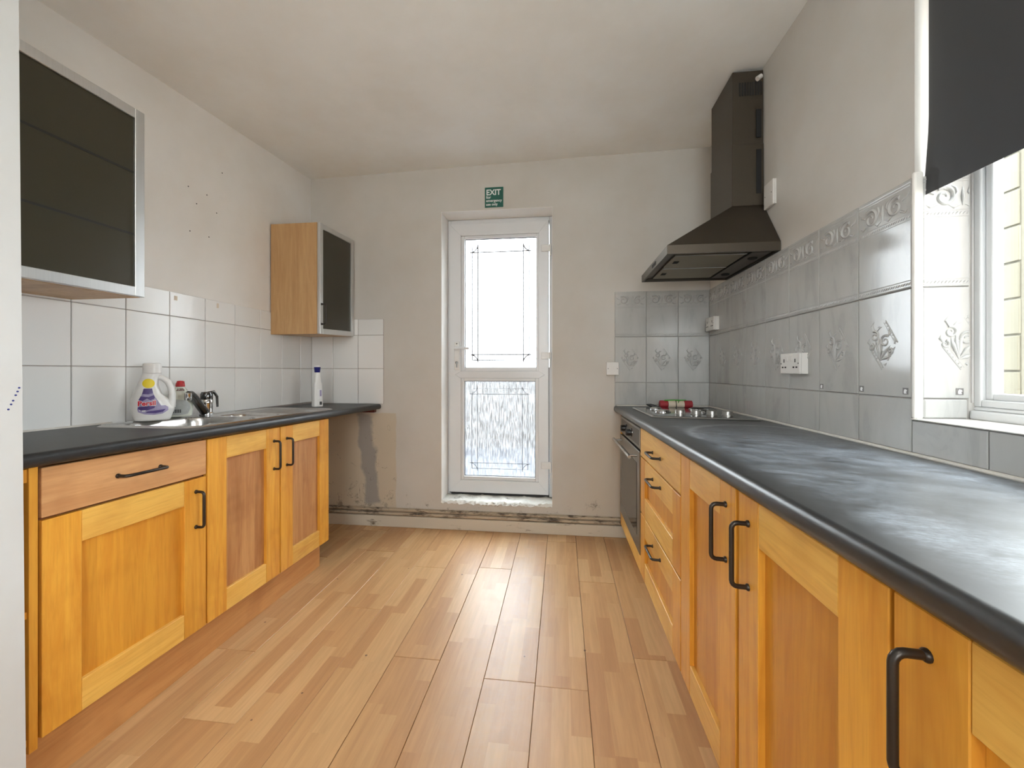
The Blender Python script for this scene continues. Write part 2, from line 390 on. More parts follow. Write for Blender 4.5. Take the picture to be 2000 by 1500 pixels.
def clear_glass():
    m, nt, p = mat('clear_window_glass')
    out = nt.nodes['Material Output']
    tr = nd(nt, 'ShaderNodeBsdfTransparent', {0: (0.95, 0.97, 0.97)}).outputs[0]
    gl = nd(nt, 'ShaderNodeBsdfGlossy', {'Roughness': 0.02}).outputs[0]
    fr = mth(nt, 'ADD', 0.04, mth(nt, 'MULTIPLY', mth(nt, 'POWER', nd(nt, 'ShaderNodeLayerWeight', {'Blend': 0.5}).outputs['Facing'], 5.0), 0.8))
    ms = nd(nt, 'ShaderNodeMixShader', {0: fr, 1: tr, 2: gl}).outputs[0]
    nt.links.new(ms, out.inputs[0])
    return m


def rain_glass():
    """obscured glass with vertical rain streaks: refracts softly, part scattered"""
    m, nt, p = mat('rain_textured_glass')
    out = nt.nodes['Material Output']
    tc = nd(nt, 'ShaderNodeTexCoord').outputs['Object']
    v = nd(nt, 'ShaderNodeVectorMath', {0: tc, 1: (150, 1, 14)}, operation='MULTIPLY').outputs[0]
    n = nd(nt, 'ShaderNodeTexNoise', {'Vector': v, 'Scale': 1.0, 'Detail': 3.0, 'Roughness': 0.6, 'Distortion': 0.4}).outputs['Fac']
    b = nd(nt, 'ShaderNodeBump', {'Strength': 1.0, 'Distance': 0.003, 'Height': n}).outputs[0]
    rf = nd(nt, 'ShaderNodeBsdfRefraction', {'Color': (0.93, 0.95, 0.96), 'Roughness': 0.12, 'IOR': 1.25, 'Normal': b}).outputs[0]
    tl = nd(nt, 'ShaderNodeBsdfTranslucent', {'Color': (0.9, 0.93, 0.95)}).outputs[0]
    gl = nd(nt, 'ShaderNodeBsdfGlossy', {'Roughness': 0.1, 'Normal': b}).outputs[0]
    tr = nd(nt, 'ShaderNodeBsdfTransparent', {0: (0.93, 0.95, 0.96)}).outputs[0]
    sf = nd(nt, 'ShaderNodeMapRange', {0: n, 1: 0.42, 2: 0.62, 3: 0.0, 4: 0.17}).outputs[0]
    a = nd(nt, 'ShaderNodeMixShader', {0: sf, 1: rf, 2: tl}).outputs[0]
    a = nd(nt, 'ShaderNodeMixShader', {0: 0.25, 1: a, 2: tr}).outputs[0]
    a = nd(nt, 'ShaderNodeMixShader', {0: 0.05, 1: a, 2: gl}).outputs[0]
    nt.links.new(a, out.inputs[0])
    return m


FILL_LAMP = 22.0
M['tube'] = simple('fill_tube', (0.9, 0.9, 0.9), 0.4, emit=(1.0, 0.96, 0.91), estr=FILL_LAMP)
M['glass'] = clear_glass()
M['rain'] = rain_glass()


def dirty_white(name, col, dirt, thr, scale):
    m, nt, p = mat(name)
    pos = nd(nt, 'ShaderNodeNewGeometry').outputs['Position']
    v = nd(nt, 'ShaderNodeVectorMath', {0: pos, 1: (0.5, 1, 2)}, operation='MULTIPLY').outputs[0]
    n = nd(nt, 'ShaderNodeTexNoise', {'Vector': v, 'Scale': scale, 'Detail': 8.0, 'Roughness': 0.75}).outputs['Fac']
    c = mix(nt, ramp(nt, n, [(thr, (0, 0, 0)), (thr + 0.10, (1, 1, 1))]), col, dirt)
    setp(nt, p, col=c, rough=0.6)
    setp(nt, p, normal=nd(nt, 'ShaderNodeBump', {'Strength': 0.3, 'Distance': 0.004, 'Height': n}).outputs[0])
    return m


M['skirting'] = dirty_white('grubby_skirting_paint', (0.62, 0.56, 0.46), (0.16, 0.115, 0.07), 0.58, 9)
M['pipe'] = dirty_white('grubby_shaded_pipe_paint', (0.46, 0.38, 0.28), (0.09, 0.062, 0.04), 0.50, 14)  # grime thickened so it also carries the shading of the pipes
M['rubble'] = dirty_white('mouldy_flaking_sill', (0.70, 0.69, 0.64), (0.07, 0.065, 0.05), 0.56, 16)


# ---------------------------------------------------------------- mesh helpers
class MB:
    def __init__(s, warp=None):
        s.v = []; s.f = []; s.warp = warp

    def add(s, vs, fs):
        b = len(s.v)
        s.v += [tuple(x) for x in vs]
        s.f += [tuple(b + i for i in f) for f in fs]
        return s

    def box(s, x0, x1, y0, y1, z0, z1, bev=0.0):
        x0, x1 = min(x0, x1), max(x0, x1); y0, y1 = min(y0, y1), max(y0, y1); z0, z1 = min(z0, z1), max(z0, z1)
        if bev <= 0:
            vs = [(x, y, z) for x in (x0, x1) for y in (y0, y1) for z in (z0, z1)]
            fs = [(0, 1, 3, 2), (4, 6, 7, 5), (0, 4, 5, 1), (2, 3, 7, 6), (0, 2, 6, 4), (1, 5, 7, 3)]
            return s.add(vs, fs)
        bm = bmesh.new()
        bmesh.ops.create_cube(bm, size=1)
        for v in bm.verts:
            v.co = ((x0 + x1) / 2 + v.co.x * (x1 - x0), (y0 + y1) / 2 + v.co.y * (y1 - y0), (z0 + z1) / 2 + v.co.z * (z1 - z0))
        bev = min(bev, (x1 - x0) * .45, (y1 - y0) * .45, (z1 - z0) * .45)
        bmesh.ops.bevel(bm, geom=bm.edges[:], offset=bev, segments=1 if bev < 0.004 else 3, affect='EDGES', profile=0.5)
        bm.verts.ensure_lookup_table(); bm.verts.index_update()
        s.add([v.co.copy() for v in bm.verts], [[v.index for v in f.verts] for f in bm.faces])
        bm.free(); return s

    def tube(s, pts, r, n=10, cap=True, flat=None):
        pts = [Vector(p) for p in pts]; N = len(pts)
        rs = r if isinstance(r, (list, tuple)) else [r] * N
        t0 = (pts[1] - pts[0]).normalized()
        up = Vector((0, 0, 1)) if abs(t0.z) < 0.9 else Vector((0, 1, 0))
        nrm = (up - t0 * up.dot(t0)).normalized(); base = len(s.v); prev = t0
        for i, p in enumerate(pts):
            t = (pts[min(i + 1, N - 1)] - pts[max(i - 1, 0)]).normalized()
            nrm = (prev.rotation_difference(t) @ nrm); nrm = (nrm - t * nrm.dot(t)).normalized(); prev = t
            bn = t.cross(nrm)
            for k in range(n):
                a = 2 * PI * k / n
                s.v.append(tuple(p + nrm * math.cos(a) * rs[i] + bn * math.sin(a) * rs[i] * (flat or 1)))
        for i in range(N - 1):
            for k in range(n):
                a = base + i * n + k; b = base + i * n + (k + 1) % n
                s.f.append((a, b, b + n, a + n))
        if cap:
            s.f.append(tuple(base + k for k in range(n))[::-1]); s.f.append(tuple(base + (N - 1) * n + k for k in range(n)))
        return s

    def lathe(s, prof, c=(0, 0, 0), n=24, axis='z'):
        base = len(s.v)
        def put(r, h, a):
            u, w = r * math.cos(a), r * math.sin(a)
            p = {'z': (u, w, h), 'x': (h, u, w), 'y': (w, h, u)}[axis]
            s.v.append((c[0] + p[0], c[1] + p[1], c[2] + p[2]))
        for r, h in prof:
            for k in range(n):
                put(r, h, 2 * PI * k / n)
        for i in range(len(prof) - 1):
            for k in range(n):
                a = base + i * n + k; b = base + i * n + (k + 1) % n
                s.f.append((a, b, b + n, a + n))
        s.f.append(tuple(base + k for k in range(n))[::-1]); s.f.append(tuple(base + (len(prof) - 1) * n + k for k in range(n)))
        return s

    def extrude_y(s, prof, ys):
        """closed x,z profile swept along y"""
        n = len(prof); base = len(s.v)
        for y in ys:
            for x, z in prof:
                s.v.append((x, y, z))
        for i in range(len(ys) - 1):
            for k in range(n):
                a = base + i * n + k; b = base + i * n + (k + 1) % n
                s.f.append((a, b, b + n, a + n))
        s.f.append(tuple(base + k for k in range(n))[::-1]); s.f.append(tuple(base + (len(ys) - 1) * n + k for k in range(n)))
        return s

    def xf(s, m):
        s.v = [tuple(m @ Vector(v)) for v in s.v]; return s

    def mesh(s, name, m, loc=(0, 0, 0), smooth=False):
        vs = [s.warp(*v) for v in s.v] if s.warp else s.v
        me = bpy.data.meshes.new(name)
        me.from_pydata([(v[0] - loc[0], v[1] - loc[1], v[2] - loc[2]) for v in vs], [], s.f)
        bm = bmesh.new(); bm.from_mesh(me); bmesh.ops.recalc_face_normals(bm, faces=bm.faces[:]); bm.to_mesh(me); bm.free()
        if smooth:
            me.polygons.foreach_set('use_smooth', [True] * len(me.polygons))
            me.set_sharp_from_angle(angle=math.radians(smooth if smooth is not True else 40))
        if m is not None:
            me.materials.append(M[m])
        return me

    def obj(s, name, m, parent=None, smooth=False, loc=None):
        """link as ONE mesh object; vertices are given in world coordinates"""
        base = world_loc(parent) if parent else Vector((0, 0, 0))
        l = Vector(loc) if loc is not None else base
        o = bpy.data.objects.new(name, s.mesh(name, m, l, smooth)); COL.objects.link(o)
        if parent:
            o.parent = parent
        o.location = l - base
        return o


def world_loc(o):
    p = Vector(o.location)
    while o.parent:
        o = o.parent; p = p + Vector(o.location)
    return p


def tag(o, label=None, cat=None, group=None, kind=None):
    if label: o['label'] = label
    if cat: o['category'] = cat
    if group: o['group'] = group
    if kind: o['kind'] = kind
    return o


def thing(name, loc, label, cat, group=None):
    o = bpy.data.objects.new(name, None); COL.objects.link(o); o.location = loc
    o.empty_display_size = 0.05
    return tag(o, label, cat, group)


def arc(cx, cy, r, a0, a1, n):
    return [(cx + r * math.cos(a0 + (a1 - a0) * i / n), cy + r * math.sin(a0 + (a1 - a0) * i / n)) for i in range(n + 1)]


def text_mesh(txt, size, bold=0.0):
    cu = bpy.data.curves.new('lettering', 'FONT'); cu.body = txt; cu.size = size; cu.offset = bold; cu.resolution_u = 3
    o = bpy.data.objects.new('lettering_source', cu)
    me = bpy.data.meshes.new_from_object(o)
    vs = [tuple(v.co) for v in me.vertices]; fs = [tuple(p.vertices) for p in me.polygons]
    bpy.data.objects.remove(o); bpy.data.curves.remove(cu); bpy.data.meshes.remove(me)
    xs = [v[0] for v in vs]
    return [(v[0] - min(xs), v[1]) for v in vs], fs, max(xs) - min(xs)


# ---------------------------------------------------------------- the room shell
def ring_wall(name, m, axis, p0, p1, a0, a1, b0, b1, holes_a, holes_b):
    """slab between p0 and p1 on the axis, spanning a (x or y) and z=b, with one hole"""
    h0, h1 = holes_a; g0, g1 = holes_b
    def P(p, a, b):
        return (p, a, b) if axis == 'x' else (a, p, b)
    A = [a0, h0, h1, a1]; B = [b0, g0, g1, b1]
    mb = MB(); vs = []
    for p in (p0, p1):
        for b in B:
            for a in A:
                vs.append(P(p, a, b))
    fs = []
    for s in (0, 16):
        for j in range(3):
            for i in range(3):
                if (i, j) != (1, 1):
                    k = s + j * 4 + i; fs.append((k, k + 1, k + 5, k + 4))
    for a, b in ((5, 6), (6, 10), (10, 9), (9, 5)):
        fs.append((a, b, b + 16, a + 16))
    for a, b in ((0, 3), (3, 15), (15, 12), (12, 0)):
        q = {(0, 3): [0, 1, 2, 3], (3, 15): [3, 7, 11, 15], (15, 12): [15, 14, 13, 12], (12, 0): [12, 8, 4, 0]}[(a, b)]
        for i in range(3):
            fs.append((q[i], q[i + 1], q[i + 1] + 16, q[i] + 16))
    mb.add(vs, fs)
    return tag(mb.obj(name, m), kind='structure')


def ceil_z(x, y):
    zl = 2.634 - 0.066 * (D - y) + 0.010 * max(0, 1.2 - y); zr = 2.69 - 0.004 * (D - y)
    t = (x - L) / (R - L); t = max(-0.15, min(1.15, t))
    return zl + (zr - zl) * (t + 0.18 * t * (1 - t))


fl = MB().box(L - .25, R + .3, YF - .2, D + .25, -0.10, -0.012).obj('floor', 'grout'); tag(fl, kind='structure')
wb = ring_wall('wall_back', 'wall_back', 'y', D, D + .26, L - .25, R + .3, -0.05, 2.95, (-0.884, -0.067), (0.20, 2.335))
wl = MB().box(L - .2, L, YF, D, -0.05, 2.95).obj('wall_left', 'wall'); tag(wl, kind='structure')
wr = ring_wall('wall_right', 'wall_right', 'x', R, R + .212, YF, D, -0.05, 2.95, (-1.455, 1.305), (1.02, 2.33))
wf = ring_wall('wall_front', 'wall', 'y', YF - .22, YF, L - .25, R + .3, -0.05, 2.95, (-0.60, 0.50), (1.00, 2.20))
# wall return beside the left-hand units (its end edge leans a touch)
nb = MB(); ys = lambda z: 0.875 - 0.0073 * z
vs = []
for z in (-0.05, 2.75):
    vs += [(L - .05, YF, z), (-1.34, YF, z), (-1.34, ys(z), z), (L - .05, ys(z), z)]
nb.add(vs, [(0, 1, 2, 3), (4, 7, 6, 5), (0, 4, 5, 1), (1, 5, 6, 2), (2, 6, 7, 3), (3, 7, 4, 0)])
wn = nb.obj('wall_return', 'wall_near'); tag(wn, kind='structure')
cb = MB(); NX, NY = 24, 24; vs = []
for k in (0, 0.15):
    for j in range(NY + 1):
        for i in range(NX + 1):
            x = L - .1 + (R - L + .2) * i / NX; y = YF + (D - YF + .1) * j / NY
            vs.append((x, y, ceil_z(x, y) + k))
n1 = (NX + 1) * (NY + 1); fs = []
for j in range(NY):
    for i in range(NX):
        a = j * (NX + 1) + i
        fs += [(a, a + 1, a + NX + 2, a + NX + 1), tuple(n1 + q for q in (a, a + NX + 1, a + NX + 2, a + 1))]
cb.add(vs, fs); ce = cb.obj('ceiling', 'ceiling', smooth=60); tag(ce, kind='structure')

# laminate boards
BW, BL = 0.1935, 1.292
ends = {-9: 0.4, -8: 0.9, -7: 2.1, -6: 1.1, -5: 1.55, -4: 2.515, -3: 1.9, -2: 1.05, -1: 1.594, 0: 2.377, 1: 1.519, 2: 1.507, 3: 2.283, 4: 1.7, 5: 1.0, 6: 2.0, 7: 0.6}
for k, e in ends.items():
    x0 = -0.4855 + (k) * BW; x1 = x0 + BW
    if x1 < L or x0 > R:
        continue
    x0c, x1c = max(x0, L + .002), min(x1, R - .002)
    y = e
    while y > YF: y -= BL
    while y < D:
        a, b = max(y, YF + .002), min(y + BL, D - .004)
        if b - a > 0.02:
            t = random.uniform(-0.0007, 0.0007)
            MB().box(x0c + .0008, x1c - .0008, a + .0008, b - .0008, -0.0115, t, 0.0012).obj('plank', 'floor', fl, loc=(x0, a - random.random() * .2, 0))
        y += BL

# back skirting with a painted pipe above it
sk = MB().box(-1.93 + .02, R - .002, D - .020, D - .0005, 0.0, 0.082, 0.004).obj('baseboard_back', 'skirting'); tag(sk, kind='structure')
MB().tube([(L + .01, D - .016, 0.098), (-0.9, D - .016, 0.0985), (R - .01, D - .016, 0.099)], 0.0125, 10).obj('pipe', 'pipe', sk, smooth=True)
MB().tube([(L + .01, D - .014, 0.126), (-1.2, D - .014, 0.1265), (-0.3, D - .013, 0.124), (R - .01, D - .014, 0.127)], 0.0105, 10).obj('pipe', 'pipe', sk, smooth=True)
MB().box(L + .01, R - .01, D - .008, D - .0005, 0.083, 0.139, 0.002).obj('backing_strip', 'pipe', sk)

# ---------------------------------------------------------------- door
dr = MB()
FY = D + 0.172            # face of the fixed frame
LY = D + 0.156            # face of the leaf
x0, x1, z0, z1 = -0.882, -0.069, 0.205, 2.333
d1 = bpy.data.objects.new('door_1', None); COL.objects.link(d1); d1.location = (-0.475, FY, 0.2); tag(d1, kind='structure')
fr = MB().box(x0, x0 + .024, FY, FY + .07, z0, z1, .003).box(x1 - .026, x1, FY, FY + .07, z0, z1, .003) \
    .box(x0 + .024, x1 - .026, FY, FY + .07, z1 - .040, z1, .003)
fr.obj('door_frame', 'upvc', d1)
MB().box(x0 + .024, x1 - .026, FY + .005, FY + .07, z0, z0 + .016, .002).obj('threshold', 'gasket', d1)
lx0, lx1, lz0, lz1 = -0.866, -0.100, 0.226, 2.298
gu = (-0.748, -0.192, 1.187, 2.182); gd = (-0.752, -0.200, 0.349, 1.084)
T = .05
def quad_rail(a, b, c, d, name):
    """mitred welded rail from four front corners (x,z)"""
    mb = MB()
    q = [a, b, c, d]
    vs = [(x, LY, z) for x, z in q] + [(x, LY + T, z) for x, z in q]
    mb.add(vs, [(0, 1, 2, 3), (7, 6, 5, 4), (0, 4, 5, 1), (1, 5, 6, 2), (2, 6, 7, 3), (3, 7, 4, 0)])
    o = mb.obj(name, 'upvc', d1)
    bv = o.modifiers.new('edge', 'BEVEL'); bv.width = .0015; bv.segments = 1
    return o
gx0, gx1 = -0.775, -0.174                       # inner edge of stiles (bead line)
zt, zm1, zm0, zb = 2.206, 1.160, 1.106, 0.320
zm = (zm0 + zm1) / 2
quad_rail((lx0, lz1), (lx1, lz1), (gx1, zt), (gx0, zt), 'top_rail')
quad_rail((lx0, lz0), (lx1, lz0), (gx1, zb), (gx0, zb), 'bottom_rail')
def stile(xo, xi, name, sgn):
    mb = MB(); q = [(xo, lz0), (xi, zb), (xi, zm0), (xi - sgn * .045, zm), (xi, zm1), (xi, zt), (xo, lz1)]
    n = len(q)
    vs = [(x, LY, z) for x, z in q] + [(x, LY + T, z) for x, z in q]
    mb.add(vs, [tuple(range(n)), tuple(range(2 * n - 1, n - 1, -1))] + [(i, (i + 1) % n, n + (i + 1) % n, n + i) for i in range(n)])
    o = mb.obj(name, 'upvc', d1)
    bv = o.modifiers.new('edge', 'BEVEL'); bv.width = .0015; bv.segments = 1
stile(lx0, gx0, 'stile', 1); stile(lx1, gx1, 'stile', -1)
mb = MB(); q = [(gx0, zm1), (gx0 - .044, zm), (gx0, zm0), (gx1, zm0), (gx1 + .044, zm), (gx1, zm1)]; n = 6
mb.add([(x, LY - .0004, z) for x, z in q] + [(x, LY + T, z) for x, z in q], [tuple(range(n)), tuple(range(2 * n - 1, n - 1, -1))] + [(i, (i + 1) % n, n + (i + 1) % n, n + i) for i in range(n)])
o = mb.obj('middle_rail', 'upvc', d1); bv = o.modifiers.new('edge', 'BEVEL'); bv.width = .0015; bv.segments = 1
for (a0, a1, b0, b1), (ox0, ox1, oz0, oz1) in ((gu, (gx0, gx1, zm1, zt)), (gd, (gx0, gx1, zb, zm0))):
    bd = MB()
    for bx in ((ox0, a0, oz0, oz1), (a1, ox1, oz0, oz1), (a0, a1, b1, oz1), (a0, a1, oz0, b0)):
        bd.box(bx[0], bx[1], LY + .008, LY + .03, bx[2], bx[3], .004)
    bd.obj('glazing_bead', 'upvc', d1)
    gk = MB()
    for bx in ((a0, a0 + .004, b0, b1), (a1 - .004, a1, b0, b1), (a0, a1, b1 - .004, b1), (a0, a1, b0, b0 + .004)):
        gk.box(bx[0], bx[1], LY + .024, LY + .030, bx[2], bx[3])
    gk.obj('gasket', 'gasket', d1)
    g = MB().box(a0 - .006, a1 + .006, LY + .031, LY + .037, b0 - .006, b1 + .006).obj('pane', 'rain', d1)
    # lead lines: one square-cornered rectangle, one with scooped corners
    ln = MB(); yy = LY + .0262; r = .0020
    r = .0045 if b0 > 1 else .0021
    i1 = .058
    ln.tube([(a0 + i1, yy, b0 + i1), (a1 - i1, yy, b0 + i1), (a1 - i1, yy, b1 - i1), (a0 + i1, yy, b1 - i1), (a0 + i1, yy, b0 + i1)], r, 4)
    i2 = .041; c = .060
    pts = []
    for cx, cz, s0 in ((a0 + i2, b0 + i2, PI / 2), (a0 + i2, b1 - i2, 0), (a1 - i2, b1 - i2, -PI / 2), (a1 - i2, b0 + i2, PI)):
        for px, pz in arc(cx, cz, c, s0, s0 - PI / 2, 6):
            pts.append((px, yy, pz))
    pts.append(pts[0])
    pts = pts[:]
    ln.tube(pts, r, 4)
    ln.obj('lead_line', 'lead', g)
hd = MB().box(-0.826, -0.784, LY - .010, LY, 1.170, 1.388, .003).obj('handle_plate', 'upvc_worn', d1)
MB().tube([(-0.805, LY - .008, 1.336), (-0.805, LY - .05, 1.336)], .010, 10).tube([(-0.815, LY - .05, 1.337), (-0.76, LY - .052, 1.337), (-0.700, LY - .046, 1.333)], [.0105, .0105, .009], 10, flat=.75).obj('lever', 'upvc', hd, smooth=True)
MB().lathe([(.012, -.004), (.012, 0)], (-0.805, LY - .010, 1.225), 14, 'y').box(-0.8085, -0.8015, LY - .0155, LY - .012, 1.19, 1.225).obj('lock_cylinder', 'chrome', hd)
MB().lathe([(.005, -.003), (.005, 0)], (-0.805, LY - .010, 1.372), 8, 'y').obj('screw', 'chrome', hd)
for hz in (2.085, 1.275, 0.448):
    hg = MB().box(-0.155, -0.083, LY - .012, LY + .002, hz - .024, hz + .028, .003).box(-0.094, -0.080, LY - .014, FY + .002, hz - .055, hz + .028, .004)
    hg.obj('hinge', 'upvc_worn', d1)
MB().box(-0.102, -0.097, LY + .004, LY + .03, lz0, lz1).obj('gasket', 'gasket', d1)
MB().box(lx0, lx1, LY + .004, LY + .03, lz0 - .007, lz0 - .001).obj('gasket', 'gasket', d1)
MB().box(-0.884, -0.8815, D - .001, FY, 0.205, 2.335).box(-0.8815, -0.067, D - .001, FY, 2.3325, 2.335).box(-0.0695, -0.067, D - .001, FY, 0.205, 2.3325).obj('reveal', 'reveal_paint', d1)
# broken plaster on the sill
rb = MB(); nx, ny = 60, 12; vs = []
for j in range(ny + 1):
    for i in range(nx + 1):
        x = -0.8835 + 0.815 * i / nx; t = j / ny
        front = D - .004 - random.uniform(0, .012)
        y = front + (FY + .0 - front) * t if j else front
        z = 0.2005 + (random.uniform(.002, .012) if 0 < j < ny else 0.0) + (.010 * math.sin(x * 40) * .3 if 0 < j < ny else 0)
        if j == 0: z = 0.200 - random.uniform(0.002, 0.016)
        vs.append((x, y, z))
rb.add(vs, [(j * (nx + 1) + i, j * (nx + 1) + i + 1, (j + 1) * (nx + 1) + i + 1, (j + 1) * (nx + 1) + i) for j in range(ny) for i in range(nx)])
rb.obj('crumbling_sill', 'rubble', d1, smooth=50)

# ---------------------------------------------------------------- window
w1 = bpy.data.objects.new('window_1', None); COL.objects.link(w1); w1.location = (1.16, 0.6, 1.03); tag(w1, kind='structure')
WX = 1.150; wy0, wy1, wz0, wz1 = -1.45, 1.300, 1.060, 2.325  # unseen near end lengthened to let in more daylight
def frame(name, x0, x1, ya, yb, za, zb, w, bev, m='upvc'):
    mb = MB()
    mb.box(x0, x1, ya, ya + w, za, zb, bev); mb.box(x0, x1, yb - w, yb, za, zb, bev)
    mb.box(x0, x1, ya + w, yb - w, zb - w, zb, bev); mb.box(x0, x1, ya + w, yb - w, za, za + w, bev)
    return mb.obj(name, m, w1)
frame('outer_frame', WX, WX + .044, wy0, wy1, wz0, wz1, .020, .004)
frame('sash_frame', WX + .011, WX + .040, wy0 + .020, wy1 - .020, wz0 + .019, wz1 - .020, .0195, .004)
MB().box(WX + .02, WX + .055, 0.365, 0.435, wz0 + .03, wz1 - .03, .004).obj('mullion', 'upvc', w1)
MB().box(WX + .034, WX + .038, wy0 + .038, 0.366, wz0 + .037, wz1 - .038).obj('pane', 'glass', w1)
MB().box(WX + .034, WX + .038, 0.434, wy1 - .038, wz0 + .037, wz1 - .038).obj('pane', 'glass', w1)
MB().box(WX - .012, WX + .044, wy0, wy1, 1.024, 1.050, .006).obj('lower_bead', 'upvc', w1)
MB().box(WX - .004, WX + .02, wy0, wy1 - .004, 1.0502, 1.0598, .004).obj('lower_bead', 'upvc', w1)
MB().box(WX - .003, WX + .002, wy1, 1.3045, 1.07, 2.3).obj('gasket', 'upvc_worn', w1)
MB().box(R - .012, WX + .06, -1.45, 1.304, 1.0205, 1.0245, .002).obj('window_sill', 'white_paint', w1)
# added rear window, unseen, brightens the room from behind the camera
w2 = bpy.data.objects.new('window_added', None); COL.objects.link(w2); w2.location = (-0.15, YF, 0.8); tag(w2, kind='structure')
mb = MB()
for a, b, c, d in ((-.60, -.55, 1.0, 2.2), (.45, .50, 1.0, 2.2), (-.55, .45, 2.15, 2.2), (-.55, .45, 1.0, 1.05), (-.08, -.02, 1.05, 2.15)):
    mb.box(a, b, YF - .16, YF - .10, c, d, .004)
mb.obj('window_frame', 'upvc', w2)
MB().box(-.55, -.08, YF - .135, YF - .13, 1.05, 2.15).obj('pane', 'glass', w2)
MB().box(-.02, .45, YF - .135, YF - .13, 1.05, 2.15).obj('pane', 'glass', w2)

# ---------------------------------------------------------------- tiles
TT = .006
def tile_mesh(w, h, kind, m):
    """local: x right, z up, -y towards the room, origin at the lower left corner"""
    return MB().box(0, w, -TT, 0, 0, h, .0018).mesh('tile', m)


def spiral(cx, cz, r0, r1, a0, turns, n, y):
    out = []
    for i in range(n + 1):
        t = i / n; a = a0 + turns * 2 * PI * t; r = r0 + (r1 - r0) * t
        out.append((cx + r * math.cos(a), y, cz + r * math.sin(a)))
    return out


def rope(mb, x0, x1, z, y):
    n = int((x1 - x0) / .009)
    for i in range(n):
        x = x0 + (x1 - x0) * (i + .5) / n
        mb.tube([(x - .004, y, z - .0042), (x, y - .0012, z), (x + .004, y, z + .0042)], [.0012, .0026, .0012], 5)
    mb.tube([(x0, y, z - .009), (x1, y, z - .009)], .0019, 5); mb.tube([(x0, y, z + .009), (x1, y, z + .009)], .0019, 5)


def relief_scroll(w, h):
    y = -TT + .0006; mb = MB()
    zc = h - .062
    rope(mb, 0.002, w - .002, h - .108, y)
    rope(mb, 0.002, w - .002, .012, y)
    mb.tube([(0.002, y, h - .010), (w - .002, y, h - .010)], .0025, 5); mb.tube([(0.002, y, h - .018), (w - .002, y, h - .018)], .0018, 5)
    for cx, s in ((w * .27, 1), (w * .73, -1)):
        p = spiral(cx, zc, .006, .029, 0 if s > 0 else PI, 1.35 * s, 26, y)
        mb.tube(p, [.0028 + .0040 * i / 26 for i in range(27)], 6)
        mb.tube([(cx + s * .026, y, zc - .002), (cx + s * .034, y, zc + .012), (cx + s * .030, y, zc + .026), (cx + s * .018, y, zc + .033)], [.002, .0042, .0038, .001], 6)
        mb.tube([(cx - s * .020, y, zc - .020), (cx - s * .036, y, zc - .028), (cx - s * .048, y, zc - .020)], [.0045, .0035, .001], 6)
        mb.tube([(cx - s * .026, y, zc + .010), (cx - s * .042, y, zc + .016), (cx - s * .052, y, zc + .030)], [.004, .0035, .001], 6)
        mb.tube([(cx + s * .010, y, zc - .022), (cx + s * .026, y, zc - .030), (cx + s * .042, y, zc - .022)], [.001, .004, .0015], 6)
    mb.tube([(w * .5, y, zc - .026), (w * .5, y - .001, zc), (w * .5, y, zc + .028)], [.001, .0055, .001], 6)
    return mb.mesh('relief', 'marble', smooth=60)


def relief_diamond(w, h):
    y = -TT + .0006; mb = MB(); cx, cz = w * .5, h * .5
    a, b = .058, .076
    def edge(p, q):
        mb.tube([(p[0], y, p[1]), (q[0], y, q[1])], .0024, 5)
        dx, dz = q[0] - p[0], q[1] - p[1]; ln = math.hypot(dx, dz); nx, nz = -dz / ln, dx / ln
        if (cx - p[0]) * nx + (cz - p[1]) * nz < 0: nx, nz = -nx, -nz
        mb.tube([(p[0] + nx * .010, y, p[1] + nz * .010), (q[0] + nx * .010, y, q[1] + nz * .010)], .0014, 5)
        n = 7
        for i in range(n):
            t = (i + .5) / n
            mb.tube([(p[0] + dx * t + nx * .0025, y, p[1] + dz * t + nz * .0025), (p[0] + dx * t + nx * .0075, y, p[1] + dz * t + nz * .0075)], [.0024, .0016], 5)
    edge((cx + .012, cz + b), (cx + a, cz + .006))
    edge((cx - a + .006, cz - .010), (cx - .004, cz - b))
    def curl(x, z, r, a0, tn):
        p = spiral(x, z, r * .25, r, a0, tn, 18, y); mb.tube(p, [.0020 + .0026 * i / 18 for i in range(19)], 6)
    curl(cx - .032, cz + .030, .017, 0, 1.3); curl(cx + .010, cz + .012, .019, PI, -1.35); curl(cx - .046, cz - .004, .011, 0, 1.2); curl(cx + .030, cz - .018, .009, 0, -1.2)
    mb.tube([(cx - .034, y, cz + .046), (cx - .044, y, cz + .062), (cx - .034, y, cz + .078)], [.0035, .0045, .0008], 6)
    mb.tube([(cx - .024, y, cz + .046), (cx - .014, y, cz + .056), (cx - .002, y, cz + .058)], [.0035, .0042, .0008], 6)
    for i, (ex, ez) in enumerate(((-.030, .018), (-.016, .030), (.0, .030), (.030, -.002), (.034, -.034))):
        mb.tube([(cx - .010, y, cz - .046), (cx - .010 + ex * .55 + .002, y - .001, cz - .046 + (ez + .046) * .6), (cx + ex, y, cz + ez)], [.0018, .0058, .001], 6)
    for qx, qz, sx in ((-.052, .012, -1), (-.020, .006, 1), (.022, .036, 1), (.044, .012, 1), (.018, -.030, 1), (-.014, -.022, -1)):
        mb.tube([(cx + qx, y, cz + qz - .010), (cx + qx + sx * .006, y, cz + qz), (cx + qx + sx * .003, y, cz + qz + .012)], [.0015, .0050, .001], 6)
    for i in range(4):
        mb.tube([(cx + .008 + i * .011, y, cz - .062 + i * .016), (cx + .016 + i * .011, y, cz - .054 + i * .016)], [.0042, .001], 6)
    return mb.mesh('relief', 'marble', smooth=60)


